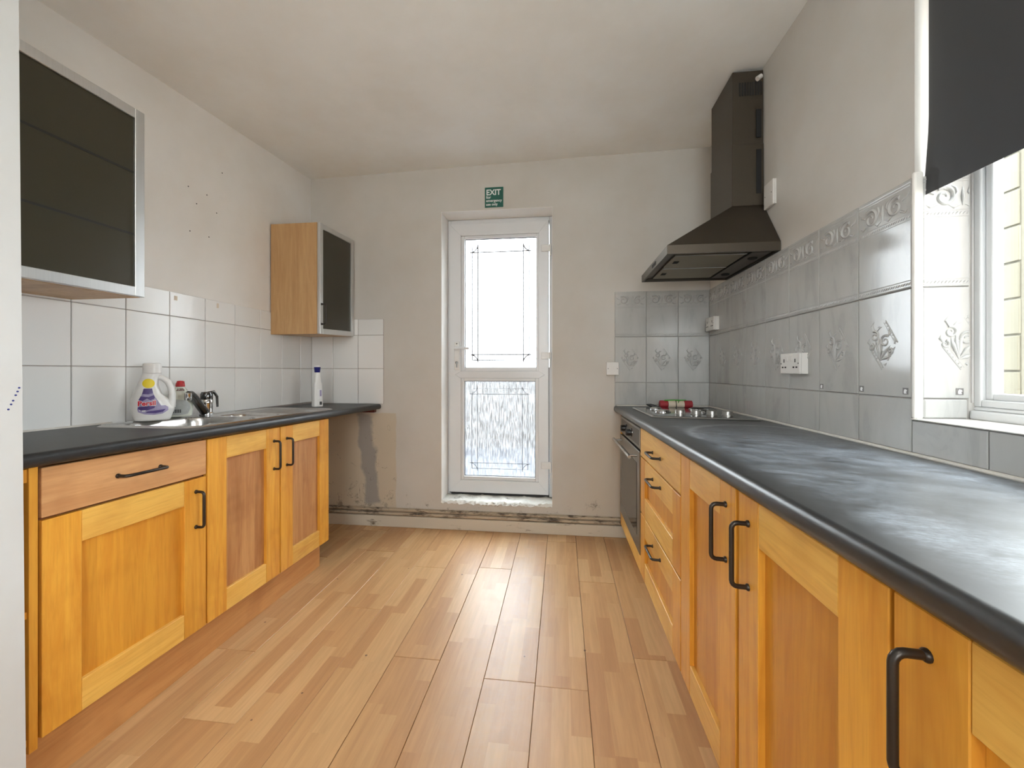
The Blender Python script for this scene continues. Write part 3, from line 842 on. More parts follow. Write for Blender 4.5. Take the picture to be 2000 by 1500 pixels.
_cache = {}
def place_tile(parent, w, h, kind, m, loc, rz, relief=None):
    k = (round(w, 4), round(h, 4), m)
    if k not in _cache: _cache[k] = tile_mesh(w, h, kind, m)
    o = bpy.data.objects.new('tile', _cache[k]); COL.objects.link(o); o.parent = parent; o.location = Vector(loc) - world_loc(parent); o.rotation_euler = (0, 0, rz)
    if relief is not None:
        r = bpy.data.objects.new('relief', relief); COL.objects.link(r); r.parent = o
    return o


G = .0028
# left: white tiles, 200 x 250
zl0, zl1, zl2, zl3 = 0.955, 1.1793, 1.4313, 1.552
colsL = [D - .0035, 2.794]
while colsL[-1] > 0.86: colsL.append(colsL[-1] - .202)
gb = MB().box(L, L + .003, 0.72, D - .0005, .90, zl3 - .001); tag(gb.obj('wall_left_grout', 'grout'), kind='structure').name = 'trim_2'
gb = MB().box(L + .003, -1.3277, D - .003, D, .915, zl3 - .001).obj('trim_3', 'grout'); tag(gb, kind='structure')
for i in range(len(colsL) - 1):
    ya, yb = colsL[i + 1], colsL[i]
    for za, zb in ((zl0 - .03, zl1), (zl1, zl2), (zl2, zl3)):
        place_tile(wl, yb - ya - G, zb - za - G, 0, 'tile', (L + .003, ya + G / 2, za + G / 2), PI / 2)
colsB = [L + .0095, -1.7317, -1.5297, -1.3277]
for i in range(3):
    for za, zb in ((zl0 - .04, zl1), (zl1, zl2), (zl2, zl3)):
        place_tile(wb, colsB[i + 1] - colsB[i] - G, zb - za - G, 0, 'tile', (colsB[i] + G / 2, D - .003, za + G / 2), 0)
# right: grey marbled tiles with relief
TW, TH = .2126, .317
za0, za1, za2, za3 = 0.925, 1.0816, 1.3986, 1.7156
RS, RD = relief_scroll(TW - G, TH - G), relief_diamond(TW - G, TH - G)
gb = MB().box(R - .003, R, 1.294, D - .003, .90, za3 - .001).box(R - .003, R, -0.30, 1.294, .90, 1.018).obj('trim_4', 'grout_r'); tag(gb, kind='structure')
gb = MB().box(.3665, R - .003, D - .003, D, .90, za3 - .001).obj('trim_5', 'grout_r'); tag(gb, kind='structure')
colsR = [D - .0095, 2.7915]
while colsR[-1] > 1.31: colsR.append(colsR[-1] - TW)
colsR[-1] = 1.3038
for i in range(len(colsR) - 1):
    ya, yb = colsR[i + 1], colsR[i]; w = yb - ya - G; full = abs(w - (TW - G)) < .004
    for za, zb, rl in ((za0, za1, None), (za1, za2, RD), (za2, za3, RS)):
        place_tile(wr, w, zb - za - G, 0, 'marble', (R - .003, yb - G / 2, za + G / 2), -PI / 2, rl if full else (relief_scroll(w, zb - za - G) if rl is RS and w > .1 else None))
y = 1.3038
while y > -0.25:
    place_tile(wr, TW - G, 1.019 - za0 - G, 0, 'marble', (R - .003, y - G / 2, za0 + G / 2), -PI / 2); y -= TW
colsK = [R - .0095, .7925, .5799, .3673]
for i in range(3):
    xa, xb = colsK[i + 1], colsK[i]; w = xb - xa - G; full = abs(w - (TW - G)) < .012
    for za, zb, rl in ((za0, za1, None), (za1, za2, RD), (za2, za3, RS)):
        place_tile(wb, w, zb - za - G, 0, 'marble', (xa + G / 2, D - .003, za + G / 2), 0, rl if full and i else (relief_diamond(w, zb - za - G) if rl is RD else relief_scroll(w, zb - za - G) if rl is RS else None))
# reveal tiles at the far side of the window
RVY = 1.305
gb = MB().box(R + .014, WX - .01, RVY - .003, RVY - .0002, 1.0246, za3 - .001).obj('trim_6', 'grout_r'); tag(gb, kind='structure')
rw = WX - .012 - (R + .016)
def half_relief(kind):
    src = RS if kind == 's' else RD
    return src
def relief_half(src=RD):
    me = src.copy(); bm = bmesh.new(); bm.from_mesh(me)
    for v in bm.verts: v.co.x = v.co.x * 0.98 - 0.004
    bmesh.ops.bisect_plane(bm, geom=bm.verts[:] + bm.edges[:] + bm.faces[:], plane_co=(rw - .003, 0, 0), plane_no=(1, 0, 0), clear_outer=True)
    bm.to_mesh(me); bm.free(); return me
place_tile(wr, rw, TH - G, 0, 'marble', (R + .016, RVY - .003, za1 + G / 2), 0, relief_half())
place_tile(wr, rw, TH - G, 0, 'marble', (R + .016, RVY - .003, za2 + G / 2), 0, relief_half(RS))
MB().box(R + .016, R + .016 + rw - .006, RVY - .011, RVY - .003, 1.026, za1 - .002, .0035).obj('tile', 'marble', wr, loc=(R + .016, RVY, 1.026))
tr = MB()
tr.extrude_y([(0, 0), (.017, 0), (.017, .017)] + [(.017 - .017 * math.sin(a), .017 * math.cos(a)) for a in [i * PI / 12 for i in range(1, 6)]], [0, .70])
tr = MB().box(R - .010, R + .015, RVY - .012, RVY + .0005, 1.0246, 1.728, .005).obj('trim_1', 'white_paint'); tag(tr, kind='structure')
# little printed squares at the foot of four tiles
def stamp(parent, loc, rz, s=.019):
    o = MB().box(-s / 2, s / 2, -.0006, 0, -s / 2, s / 2).obj('print', 'stamp', None)
    o.data.transform(Matrix.Rotation(rz, 4, 'Z')); o.parent = parent; o.location = Vector(loc) - world_loc(parent)
    q = [(-.004, -.007), (.0045, -.007), (.003, -.001), (.006, .001), (.004, .0045), (-.001, .006), (-.004, .003), (-.005, -.002)]
    mb = MB().add([(x, -.0012, z) for x, z in q] + [(x, -.0006, z) for x, z in q], [tuple(range(8)), tuple(range(15, 7, -1))] + [(i, (i + 1) % 8, 8 + (i + 1) % 8, 8 + i) for i in range(8)])
    mb.xf(Matrix.Rotation(rz, 4, 'Z')); me = mb.mesh('motif', 'white_print')
    p = bpy.data.objects.new('motif', me); COL.objects.link(p); p.parent = o
for y in (1.712, 1.500, 1.324):
    stamp(wr, (R - .0092, y, 1.101), -PI / 2)
stamp(wr, (1.112, RVY - .0092, 1.102), 0)
# screw holes left in the plaster
for y, z in ((2.105, 2.285), (1.893, 2.114), (2.004, 2.117), (1.941, 2.044), (2.067, 2.043), (1.902, 1.887), (2.017, 1.893)):
    MB().lathe([(.0032, 0), (.0032, .0006)], (L, y, z), 8, 'x').obj('screw_hole', 'hole', wl)
for u, z in ((.8405, 1.066), (.8455, 1.078), (.8492, 1.087), (.854, 1.100), (.8575, 1.109), (.8605, 1.118)):
    MB().lathe([(.0022, -.0005), (.0022, .0012)], (-1.34, u, z), 8, 'x').obj('paint_spot', 'blue_ink', wn)
MB().box(L + .0092, L + .0096, 1.806, 1.824, 1.512, 1.534).obj('tape_mark', 'cream', wl)
MB().box(L + .0092, L + .0096, 2.058, 2.072, 1.512, 1.538).obj('tape_mark', 'cream', wl)


# ---------------------------------------------------------------- base units
def wpL(x, y, z): return (x, y, z + 0.0165 * (D - y))
def wpR(x, y, z):
    t = max(0.0, min(1.0, (R - x) / (R - .36)))
    return (x, y, z + 0.0145 * (D - y) * t)


def dhandle_path(face, dirn, a, b, out, r, along, other):
    """bow handle: feet at a and b along y or z, standing off the face by out"""
    pts = []
    def P(o, s): return (face + dirn * o, s, other) if along == 'y' else (face + dirn * o, other, s)
    pts.append(P(0, a)); pts.append(P(out - .012, a))
    for i in range(1, 4):
        t = i * PI / 8; pts.append(P(out - .012 + .012 * math.sin(t), a + .012 * (1 - math.cos(t))))
    pts.append(P(out, a + .012)); pts.append(P(out, b - .012))
    for i in range(1, 4):
        t = i * PI / 8; pts.append(P(out - .012 + .012 * math.cos(t), b - .012 + .012 * math.sin(t)))
    pts.append(P(out - .012, b)); pts.append(P(0, b))
    return pts


def bow(parent, warp, face, dirn, a, b, along, other, r=.0052, out=.034, m='pewter'):
    mb = MB(warp)
    mb.tube(dhandle_path(face, dirn, a, b, out, r, along, other), r, 10)
    for s in (a, b):
        c = (face, s, other) if along == 'y' else (face, other, s)
        mb.lathe([(.0075, 0), (.0075, dirn * .003), (.0055, dirn * .0055)], c, 12, 'x')
    return mb.obj('handle', m, parent, smooth=50)


def shaker(parent, warp, face, dirn, y0, y1, z0, z1, name='door', sw=.092, rw=.090, rtop=None, pm='wood_p', handle=None, vm='wood_v', hm='wood_h', rec=.0135):
    rtop = rtop or rw
    g = .0021
    y0 += g; y1 -= g; z0 += g; z1 -= g
    back = face - dirn * .020
    d = MB(warp).box(face - dirn * rec, face - dirn * .018, y0 + sw - .006, y1 - sw + .006, z0 + rw - .006, z1 - rtop + .006).obj(name, pm, parent)
    for a, b in ((y0, y0 + sw - .0006), (y1 - sw + .0006, y1)):
        MB(warp).box(face, back, a, b, z0, z1, .0014).obj('stile', vm, d)
    for a, b in ((z0, z0 + rw), (z1 - rtop, z1)):
        MB(warp).box(face - dirn * .0004, back, y0 + sw, y1 - sw, a, b, .0014).obj('rail', hm, d)
    if handle:
        bow(d, warp, face, dirn, *handle)
    return d


def slab(parent, warp, face, dirn, y0, y1, z0, z1, m, name='drawer_front', handle=None):
    g = .0016
    d = MB(warp).box(face, face - dirn * .020, y0 + g, y1 - g, z0 + g, z1 - g, .0016).obj(name, m, parent)
    if handle: bow(d, warp, face, dirn, *handle)
    return d


FL_ = -1.374
zt_, zb_ = 0.870, 0.146
def carcass(parent, warp, face, dirn, wall, y0, y1, m='wood_red', z0=None, z1=None):
    MB(warp).box(face - dirn * .0215, wall + dirn * .012, y0 + .0005, y1 - .0005, z0 or zb_, z1 or zt_ + .003).obj('carcass', m, parent)

# left A: drawer over door
t = thing('base_cabinet', (FL_, 1.18, 0.15), 'honey wood base cabinet with one drawer over one door, nearest the left wall edge', 'cabinet')
carcass(t, wpL, FL_, 1, L, .927, 1.437)
slab(t, wpL, FL_, 1, .927, 1.437, .733, zt_, 'wood_drawer', handle=(1.116, 1.252, 'y', .803))['label'] = 'worn plain drawer front with bow handle'
shaker(t, wpL, FL_, 1, .927, 1.437, zb_, .729, handle=(.545, .678, 'z', 1.390))
# left B: double doors under the sink
t = thing('sink_cabinet', (FL_, 1.86, 0.15), 'double door honey wood cabinet under the sink with worn panels', 'cabinet')
carcass(t, wpL, FL_, 1, L, 1.440, 2.279)
# lower the carcass so that the sink bowls clear it
t.children[0].data.transform(Matrix.Translation((0, 0, 0)))
shaker(t, wpL, FL_, 1, 1.440, 1.856, zb_, zt_, pm='wood_worn', handle=(.672, .805, 'z', 1.812))
shaker(t, wpL, FL_, 1, 1.858, 2.279, zb_, zt_, pm='wood_worn', handle=(.672, .805, 'z', 1.905))
# left C: open shelf end unit, mostly hidden behind the wall edge
t = thing('open_shelf_unit', (FL_, .90, 0.15), 'open dark wood shelf unit end between wall edge and drawer cabinet', 'cabinet')
MB(wpL).box(FL_ - .004, L + .012, .9045, .9235, zb_ - .02, zt_ + .004, .001).obj('side_panel', 'wood_v', t)
MB(wpL).box(FL_ - .16, FL_ - .15, .876, .904, zb_, zt_).obj('back_panel', 'wood_red', t)
MB(wpL).box(FL_ - .15, FL_ - .010, .876, .904, zb_, zb_ + .018).obj('shelf', 'wood_v', t)
MB(wpL).box(FL_ - .15, FL_ - .010, .876, .904, .480, .498).obj('shelf', 'wood_v', t)
MB(wpL).box(FL_ - .15, FL_ - .010, .876, .904, .835, zt_).obj('shelf', 'wood_v', t)
# left plinth
t = MB().add([(x, y, z) for y, zz in ((.878, .168), (2.280, .154)) for x in (-1.4335, -1.452) for z in (0.0005, zz)], [(0, 1, 3, 2), (4, 6, 7, 5), (0, 4, 5, 1), (2, 3, 7, 6), (0, 2, 6, 4), (1, 5, 7, 3)]).obj('plinth', 'wood_plinth', loc=(-1.43, 1.6, 0))
tag(t, 'long wooden plinth board under the left-hand cabinets', 'plinth')

# right units
FR_ = .390
XW = R
zt_r, zb_r = .868, .140
def rwarp(x, y, z): return wpR(x, y, z)
t = thing('drawer_cabinet', (FR_, 1.76, 0.15), 'honey wood three drawer cabinet between the oven and the doors', 'cabinet')
MB(rwarp).box(FR_ + .0215, XW - .02, 1.414, 2.104, zb_r, zt_r + .003).obj('carcass', 'wood_red', t)
slab(t, rwarp, FR_, -1, 1.412, 2.105, .727, zt_r, 'wood_h', handle=(1.690, 1.828, 'y', .792))
shaker(t, rwarp, FR_, -1, 1.412, 2.105, .449, .724, name='drawer_front', sw=.098, rw=.092, handle=(1.690, 1.828, 'y', .676))
shaker(t, rwarp, FR_, -1, 1.412, 2.105, zb_r, .446, name='drawer_front', sw=.098, rw=.092, handle=(1.690, 1.828, 'y', .388))
t = thing('door_cabinet', (FR_, 1.19, 0.15), 'single door honey wood cabinet beside the drawers, handle at its near edge', 'cabinet')
MB(rwarp).box(FR_ + .0215, XW - .02, .976, 1.409, zb_r, zt_r + .003).obj('carcass', 'wood_red', t)
shaker(t, rwarp, FR_, -1, .978, 1.409, zb_r, zt_r, handle=(.682, .814, 'z', 1.034))
t = thing('double_cabinet', (FR_, .55, 0.15), 'honey wood cabinet whose two doors are nearest the camera on the right', 'cabinet')
MB(rwarp).box(FR_ + .0215, XW - .02, .120, .972, zb_r, zt_r + .003).obj('carcass', 'wood_red', t)
shaker(t, rwarp, FR_, -1, .541, .966, zb_r, zt_r, handle=(.676, .810, 'z', .915))
shaker(t, rwarp, FR_, -1, .122, .538, zb_r, zt_r, handle=(.688, .820, 'z', .490))
t = MB().box(.455, .473, .12, 2.10, .0005, .138, .001).obj('plinth', 'wood_plinth', loc=(.46, 1.2, 0)); tag(t, 'recessed plinth board under the right-hand cabinets', 'plinth')

# oven
t = thing('built_in_oven', (FR_, 2.45, 0.2), 'stainless steel built-in oven with black glass door under the hob', 'oven')
oy0, oy1 = 2.112, 2.800
MB(rwarp).box(FR_ + .022, XW - .03, oy0 + .004, oy1 - .004, .205, .858).obj('oven_body', 'steel_dark', t)
cp = MB(rwarp).box(FR_, FR_ + .021, oy0, oy1, .752, .862, .003).obj('control_panel', 'oven_steel', t)
MB(rwarp).box(FR_ - .0008, FR_ + .001, oy0 + .04, oy1 - .04, .768, .848).obj('panel_inset', 'steel_dark', cp)
for ky in (2.36, 2.56):
    k = MB(rwarp).lathe([(.023, 0), (.023, -.006), (.019, -.008), (.018, -.028), (.0165, -.030)], (FR_ - .001, ky, .808), 20, 'x').box(FR_ - .034, FR_ - .024, ky - .003, ky + .003, .792, .824, .001)
    k.obj('knob', 'black', cp, smooth=40)
    MB(rwarp).lathe([(.026, 0), (.026, -.003), (.0235, -.0035)], (FR_ - .0008, ky, .808), 20, 'x').obj('knob_ring', 'chrome', cp, smooth=40)
od = MB(rwarp).box(FR_ - .004, FR_ + .021, oy0, oy1, .225, .742, .003).obj('oven_door', 'oven_steel', t)
MB(rwarp).box(FR_ - .0056, FR_ - .002, oy0 + .075, oy1 - .075, .300, .675, .001).obj('oven_glass', 'black_glass', od)
hb = MB(rwarp)
hb.tube([(FR_ - .050, oy0 + .02, .712), (FR_ - .050, oy1 - .04, .712)], .0085, 12)
for hy in (oy0 + .07, oy1 - .09): hb.tube([(FR_ - .004, hy, .712), (FR_ - .050, hy, .712)], .006, 10)
hb.obj('handle', 'steel', od, smooth=50)
MB(rwarp).box(FR_ + .002, FR_ + .021, oy0, oy1, .134, .220, .001).obj('filler_board', 'wood_h', t)
MB(rwarp).box(FR_ + .002, XW - .04, oy1 + .002, oy1 + .020, .134, .862, .001).obj('end_panel', 'wood_v', t)
MB().box(.456, .472, oy0, oy1 + .02, .0005, .136, .001).obj('plinth_board', 'wood_h', t)

# ---------------------------------------------------------------- worktops
def nosed(xw, xf, z0, z1, r=.016):
    s = 1 if xf > xw else -1
    p = [(xw, z0)]
    p += [(xf - s * r + s * r * math.sin(a), z0 + r - r * math.cos(a)) for a in [i * PI / 12 for i in range(7)]]
    p += [(xf - s * r + s * r * math.cos(a), z1 - r + r * math.sin(a)) for a in [i * PI / 12 for i in range(7)]]
    p += [(xw, z1)]
    return p
SX0, SX1, SY0, SY1 = -1.862, -1.402, 1.395, 2.420      # sink outline
mb = MB(wpL)
prof = nosed(L + .0095, -1.346, .876, .914)
mb.extrude_y(prof, [.872, SY0 + .02]); mb.extrude_y(prof, [SY1 - .02, D - .0115])
mb.extrude_y(nosed(SX1 - .02, -1.346, .876, .914), [SY0 + .02, SY1 - .02])
mb.extrude_y([(L + .0095, .876), (SX0 + .02, .876), (SX0 + .02, .914), (L + .0095, .914)], [SY0 + .02, SY1 - .02])
wtl = mb.obj('worktop', 'worktop', smooth=30, loc=(-1.6, 1.9, .9)); tag(wtl, 'black laminate worktop around the sink along the left wall', 'worktop')
mb = MB(wpR)
pr = nosed(R - .0095, .360, .878, .918)
pts = [pr[0]] + [(x, z) for x, z in pr[1:]]
mb.extrude_y(pts, [-.30, .4, 1.2, 2.0, D - .0115])
wtr = mb.obj('worktop', 'worktop_worn', smooth=30, loc=(.7, 1.4, .9)); tag(wtr, 'scuffed black laminate worktop holding the hob along the right wall', 'worktop')
# sealant beads
MB(wpR).tube([(R - .014, -.28, .9215), (R - .014, 1.3, .9215), (R - .014, D - .02, .9215)], .0062, 8).tube([(.38, D - .016, .921), (R - .02, D - .016, .921)], .005, 8).obj('sealant_strip', 'sealant', wtr, smooth=True)
MB(wpL).tube([(L + .013, .90, .915), (L + .013, 1.52, .916)], .0055, 8).obj('sealant_strip', 'sealant', wtl, smooth=True)
# end bracket under the far left corner of the worktop
t = MB(wpL).box(-1.70, -1.385, D - .040, D - .004, .852, .8745, .004).obj('batten', 'redwood', loc=(-1.5, D, .86)); tag(t, 'dark red batten fixed to back wall under the worktop end', 'batten')

# ---------------------------------------------------------------- sink
def rr_sd(x, y, x0, x1, y0, y1, r):
    cx, cy = (x0 + x1) / 2, (y0 + y1) / 2
    qx = abs(x - cx) - (x1 - x0) / 2 + r; qy = abs(y - cy) - (y1 - y0) / 2 + r
    return math.hypot(max(qx, 0), max(qy, 0)) + min(max(qx, qy), 0) - r
def sst(a, b, x):
    t = max(0, min(1, (x - a) / (b - a))); return t * t * (3 - 2 * t)
def sink_z(x, y):
    z = .0055 * sst(0, .012, -rr_sd(x, y, SX0, SX1, SY0, SY1, .075))
    z -= .0035 * sst(.018, .028, -rr_sd(x, y, SX0, SX1, SY0, SY1, .075))
    b1 = rr_sd(x, y, -1.800, -1.445, 1.450, 1.830, .08)
    z -= .150 * sst(0.0, .030, -b1) + .012 * sst(.03, .16, -b1)
    b2 = rr_sd(x, y, -1.740, -1.470, 1.868, 2.020, .06)
    z -= .085 * sst(0.0, .026, -b2)
    dd = -rr_sd(x, y, -1.820, -1.440, 2.055, 2.385, .05)
    if dd > 0:
        z -= .004 * sst(0, .012, dd)
        gx = (x + 1.63) / .032
        z += .0042 * max(0, math.cos(gx * 2 * PI)) * sst(.015, .04, dd)
    return z
nx, ny = 92, 205
mb = MB(wpL); vs = []
for j in range(ny + 1):
    for i in range(nx + 1):
        x = SX0 + (SX1 - SX0) * i / nx; y = SY0 + (SY1 - SY0) * j / ny
        r = .075
        ax = min(max(x, SX0 + r), SX1 - r); ay = min(max(y, SY0 + r), SY1 - r); dx, dy = x - ax, y - ay; dl = math.hypot(dx, dy)
        if dx and dy and dl > r: x, y = ax + dx / dl * r, ay + dy / dl * r
        vs.append((x, y, .9143 + sink_z(x, y)))
mb.add(vs, [(j * (nx + 1) + i, j * (nx + 1) + i + 1, (j + 1) * (nx + 1) + i + 1, (j + 1) * (nx + 1) + i) for j in range(ny) for i in range(nx)])
snk = thing('sink', (-1.63, 1.9, wpL(0, 1.9, .914)[2]), 'stainless steel inset sink with one and a half bowls and ribbed drainer', 'sink')
mb.obj('basin', 'sink', snk, smooth=60)
MB(wpL).lathe([(.0, .0), (.040, .0), (.040, .004), (.03, .005), (.026, .001)], (-1.622, 1.64, .9143 - .159), 20).obj('drain', 'chrome', snk, smooth=True)
MB(wpL).lathe([(.0, .0), (.036, .0), (.036, .004), (.026, .005), (.022, .001)], (-1.605, 1.944, .9143 - .083), 20).obj('drain', 'chrome', snk, smooth=True)
# the sink cabinet must leave room for the bowls: rebuild its carcass as panels
sc_ = bpy.data.objects['sink_cabinet']
old = [c for c in sc_.children if c.name.startswith('carcass')][0]; bpy.data.objects.remove(old)
MB(wpL).box(FL_ - .0215, L + .012, 1.4405, 1.458, zb_, zt_ + .003).box(FL_ - .0215, L + .012, 2.261, 2.2785, zb_, zt_ + .003).box(FL_ - .0215, L + .012, 1.458, 2.261, zb_, zb_ + .018).box(FL_ - .0215, FL_ - .04, 1.458, 2.261, .80, zt_ + .003).box(L + .012, L + .02, 1.458, 2.261, zb_ + .018, .70).obj('carcass', 'wood_red', sc_)
# same for cabinet A's top, which the bowl's near end reaches
ca = bpy.data.objects['base_cabinet']
old = [c for c in ca.children if c.name.startswith('carcass')][0]; bpy.data.objects.remove(old)
MB(wpL).box(FL_ - .0215, L + .012, .9275, .945, zb_, zt_ + .003).box(FL_ - .0215, L + .012, 1.419, 1.4365, zb_, zt_ + .003).box(FL_ - .0215, L + .012, .945, 1.419, zb_, zb_ + .018).box(FL_ - .0215, L + .012, .945, 1.419, .70, .728).box(L + .012, L + .02, .945, 1.419, zb_, zt_).obj('carcass', 'wood_red', ca)

# mixer tap
tx, ty = -1.822, 1.905; tz = wpL(0, ty, .9195)[2]
t = thing('mixer_tap', (tx, ty, tz), 'chrome mixer tap with shade-darkened angled spout behind the sink bowls', 'tap')
MB().lathe([(.031, 0), (.031, .008), (.0265, .012), (.0265, .058), (.0285, .060), (.0285, .074), (.026, .078)], (tx, ty, tz), 28).obj('tap_body', 'chrome', t, smooth=40)
MB().lathe([(.026, .078), (.027, .082), (.027, .104), (.022, .116), (.0, .118)], (tx, ty, tz), 28).obj('tap_cap', 'chrome_dark', t, smooth=40)
MB().tube([(tx + .004, ty, tz + .108), (tx + .012, ty + .032, tz + .114), (tx + .016, ty + .047, tz + .090), (tx + .016, ty + .050, tz + .035)], [.010, .009, .0075, .006], 10, flat=.6).obj('lever', 'chrome_dark', t, smooth=50)
sp = [(tx + .004, ty - .014, tz + .014), (tx + .034, ty - .075, tz + .052), (tx + .068, ty - .145, tz + .103), (tx + .080, ty - .170, tz + .116), (tx + .090, ty - .192, tz + .116)]
MB().tube(sp, [.020, .019, .0165, .015, .014], 14).obj('spout', 'chrome_dark', t, smooth=50)
MB().lathe([(.0135, -.020), (.0145, -.018), (.0145, .012), (.010, .016)], (tx + .092, ty - .196, tz + .108), 18).obj('nozzle', 'chrome', t, smooth=40)

# ---------------------------------------------------------------- bottles
class Loft:
    """bottle body in its own frame: x right, z up, front is -y. rows: (z, xl, xr, half depth, exponent)"""
    def __init__(s, rows): s.rows = rows
    def at(s, z):
        r = s.rows
        for a, b in zip(r, r[1:]):
            if a[0] <= z <= b[0]:
                t = (z - a[0]) / max(1e-9, b[0] - a[0]); t = t * t * (3 - 2 * t) * .5 + t * .5
                return [p + (q - p) * t for p, q in zip(a, b)]
        return list(r[-1] if z > r[-1][0] else r[0])
    def front(s, x, z):
        _, xl, xr, d, n = s.at(z); c, a = (xl + xr) / 2, (xr - xl) / 2
        u = min(.999, abs((x - c) / a)); return -d * (1 - u ** n) ** (1 / n)
    def mb(s, steps=40, n=36):
        m = MB(); z0, z1 = s.rows[0][0], s.rows[-1][0]; k = 0
        for i in range(steps + 1):
            z = z0 + (z1 - z0) * i / steps; _, xl, xr, d, e = s.at(z); c, a = (xl + xr) / 2, (xr - xl) / 2
            for j in range(n):
                t = 2 * PI * j / n; cx, sy = math.cos(t), math.sin(t)
                m.v.append((c + a * math.copysign(abs(cx) ** (2 / e), cx), d * math.copysign(abs(sy) ** (2 / e), sy), z))
        for i in range(steps):
            for j in range(n):
                p = i * n + j; q = i * n + (j + 1) % n; m.f.append((p, q, q + n, p + n))
        m.f.append(tuple(range(n))[::-1]); m.f.append(tuple(steps * n + j for j in range(n)))
        return m
    def decal(s, poly, off):
        bm = bmesh.new(); f = bm.faces.new([bm.verts.new((x, 0, z)) for x, z in poly])
        bmesh.ops.triangulate(bm, faces=[f])
        for _ in range(2): bmesh.ops.subdivide_edges(bm, edges=bm.edges[:], cuts=1, use_grid_fill=True)
        bm.verts.index_update(); m = MB()
        m.add([(v.co.x, s.front(v.co.x, v.co.z) - off, v.co.z) for v in bm.verts], [[v.index for v in g.verts] for g in bm.faces]); bm.free(); return m
    def text(s, txt, size, x, z, off, bold=0.0, width=None, slope=0.0):
        vs, fs, w = text_mesh(txt, size, bold); k = (width / w) if width else 1
        m = MB(); P = [(x + a * k, z + b + slope * a * k) for a, b in vs]
        m.add([(a, s.front(a, b) - off, b) for a, b in P], fs); return m


def ellipse(cx, cz, a, b, n=24, rot=0):
    return [(cx + a * math.cos(t) * math.cos(rot) - b * math.sin(t) * math.sin(rot), cz + a * math.cos(t) * math.sin(rot) + b * math.sin(t) * math.cos(rot)) for t in [2 * PI * i / n for i in range(n)]]


def put(mb, T, name, m, parent, smooth=60):
    return mb.xf(T).obj(name, m, parent, smooth=smooth)


bx, by = -1.800, 1.605
bz = wpL(0, by, .9195)[2] - .001
bz = wpL(0, by, .914)[2] + .0075
T = Matrix.Translation((bx, by, bz)) @ Matrix.Rotation(0.80, 4, 'Z')
t = thing('detergent_bottle', (bx, by, bz), 'white laundry detergent bottle with loop handle and purple label', 'bottle')
lf = Loft([(0, -.058, .058, .036, 3.2), (.006, -.063, .063, .041, 3), (.05, -.0745, .076, .046, 2.6), (.085, -.0745, .058, .046, 2.4), (.12, -.066, .030, .044, 2.3), (.155, -.052, .020, .040, 2.2), (.185, -.040, .020, .034, 2.1), (.205, -.034, .030, .030, 2), (.210, -.033, .031, .030, 2)])
put(lf.mb(48, 40), T, 'bottle_body', 'bottle_white', t)
put(MB().tube([(.012, 0, .192), (.034, 0, .186), (.052, 0, .168), (.063, 0, .140), (.067, 0, .112), (.066, 0, .085), (.058, 0, .060)], [.012, .0125, .0125, .0125, .0125, .014, .022], 12, flat=1.25), T, 'loop_handle', 'bottle_white', t)
put(MB().lathe([(.030, .206), (.0325, .208), (.0325, .244), (.031, .249), (.024, .2515)], (-.001, 0, 0), 28), T, 'cap', 'bottle_white', t, 40)
lb = put(lf.decal([(-.048, .052), (-.045, .040), (-.025, .030), (.005, .026), (.035, .030), (.054, .044), (.054, .058), (.044, .066), (.030, .066), (.014, .085), (.010, .105), (.004, .120), (.000, .142), (-.026, .142), (-.034, .115), (-.044, .085)], .0004), T, 'label', 'lilac', t)
put(lf.decal([(-.046, .054), (-.036, .047), (-.012, .048), (.008, .056), (.010, .064), (-.012, .066), (-.044, .062)], .0008), T, 'print', 'purple', lb)
put(lf.decal([(-.022, .036), (.010, .033), (.036, .038), (.046, .050), (.020, .046), (-.014, .042)], .0008), T, 'print', 'purple', lb)
put(lf.decal([(-.032, .118), (-.028, .140), (.000, .140), (.003, .120), (-.012, .116)], .0008), T, 'print', 'purple', lb)
put(lf.decal([(-.044, .092), (-.037, .108), (-.012, .104), (.006, .112), (.010, .098), (-.006, .090), (-.016, .098), (-.030, .088)], .0008), T, 'print', 'purple', lb)
put(lf.text('Persil', .030, -.0475, .0665, .0012, .0022, .061, .03), T, 'lettering', 'white_print', lb)
put(lf.text('Persil', .028, -.046, .0672, .0016, .0009, .058, .03), T, 'lettering', 'red_print', lb)
put(lf.decal(ellipse(-.012, .163, .0205, .0205), .0006), T, 'sticker', 'yellow', t)

bx, by = -1.832, 1.768
bz = wpL(0, by, .914)[2] + .0075
T = Matrix.Translation((bx, by, bz)) @ Matrix.Rotation(0.75, 4, 'Z')
t = thing('washing_up_bottle', (bx, by, bz), 'clear washing-up liquid bottle with red cap behind the tap spout', 'bottle')
lf = Loft([(0, -.040, .040, .022, 3), (.005, -.045, .045, .026, 2.8), (.045, -.050, .050, .028, 2.6), (.075, -.047, .047, .027, 2.4), (.100, -.038, .040, .024, 2.2), (.125, -.029, .029, .019, 2), (.140, -.019, .019, .016, 2), (.146, -.016, .016, .015, 2)])
put(lf.mb(40, 32), T, 'bottle_body', 'soap', t)
put(MB().lathe([(.017, .144), (.019, .146), (.0175, .160), (.014, .165), (.012, .172), (.0, .174)], (0, 0, 0), 20).box(-.013, .016, -.012, .012, .158, .170, .002), T, 'cap', 'red_cap', t, 40)
lb = put(lf.decal([(-.044, .030), (-.036, .012), (0, .008), (.030, .014), (.040, .040), (.036, .064), (.018, .080), (-.012, .084), (-.038, .080), (-.044, .060)], .0005), T, 'label', 'soap_label', t)
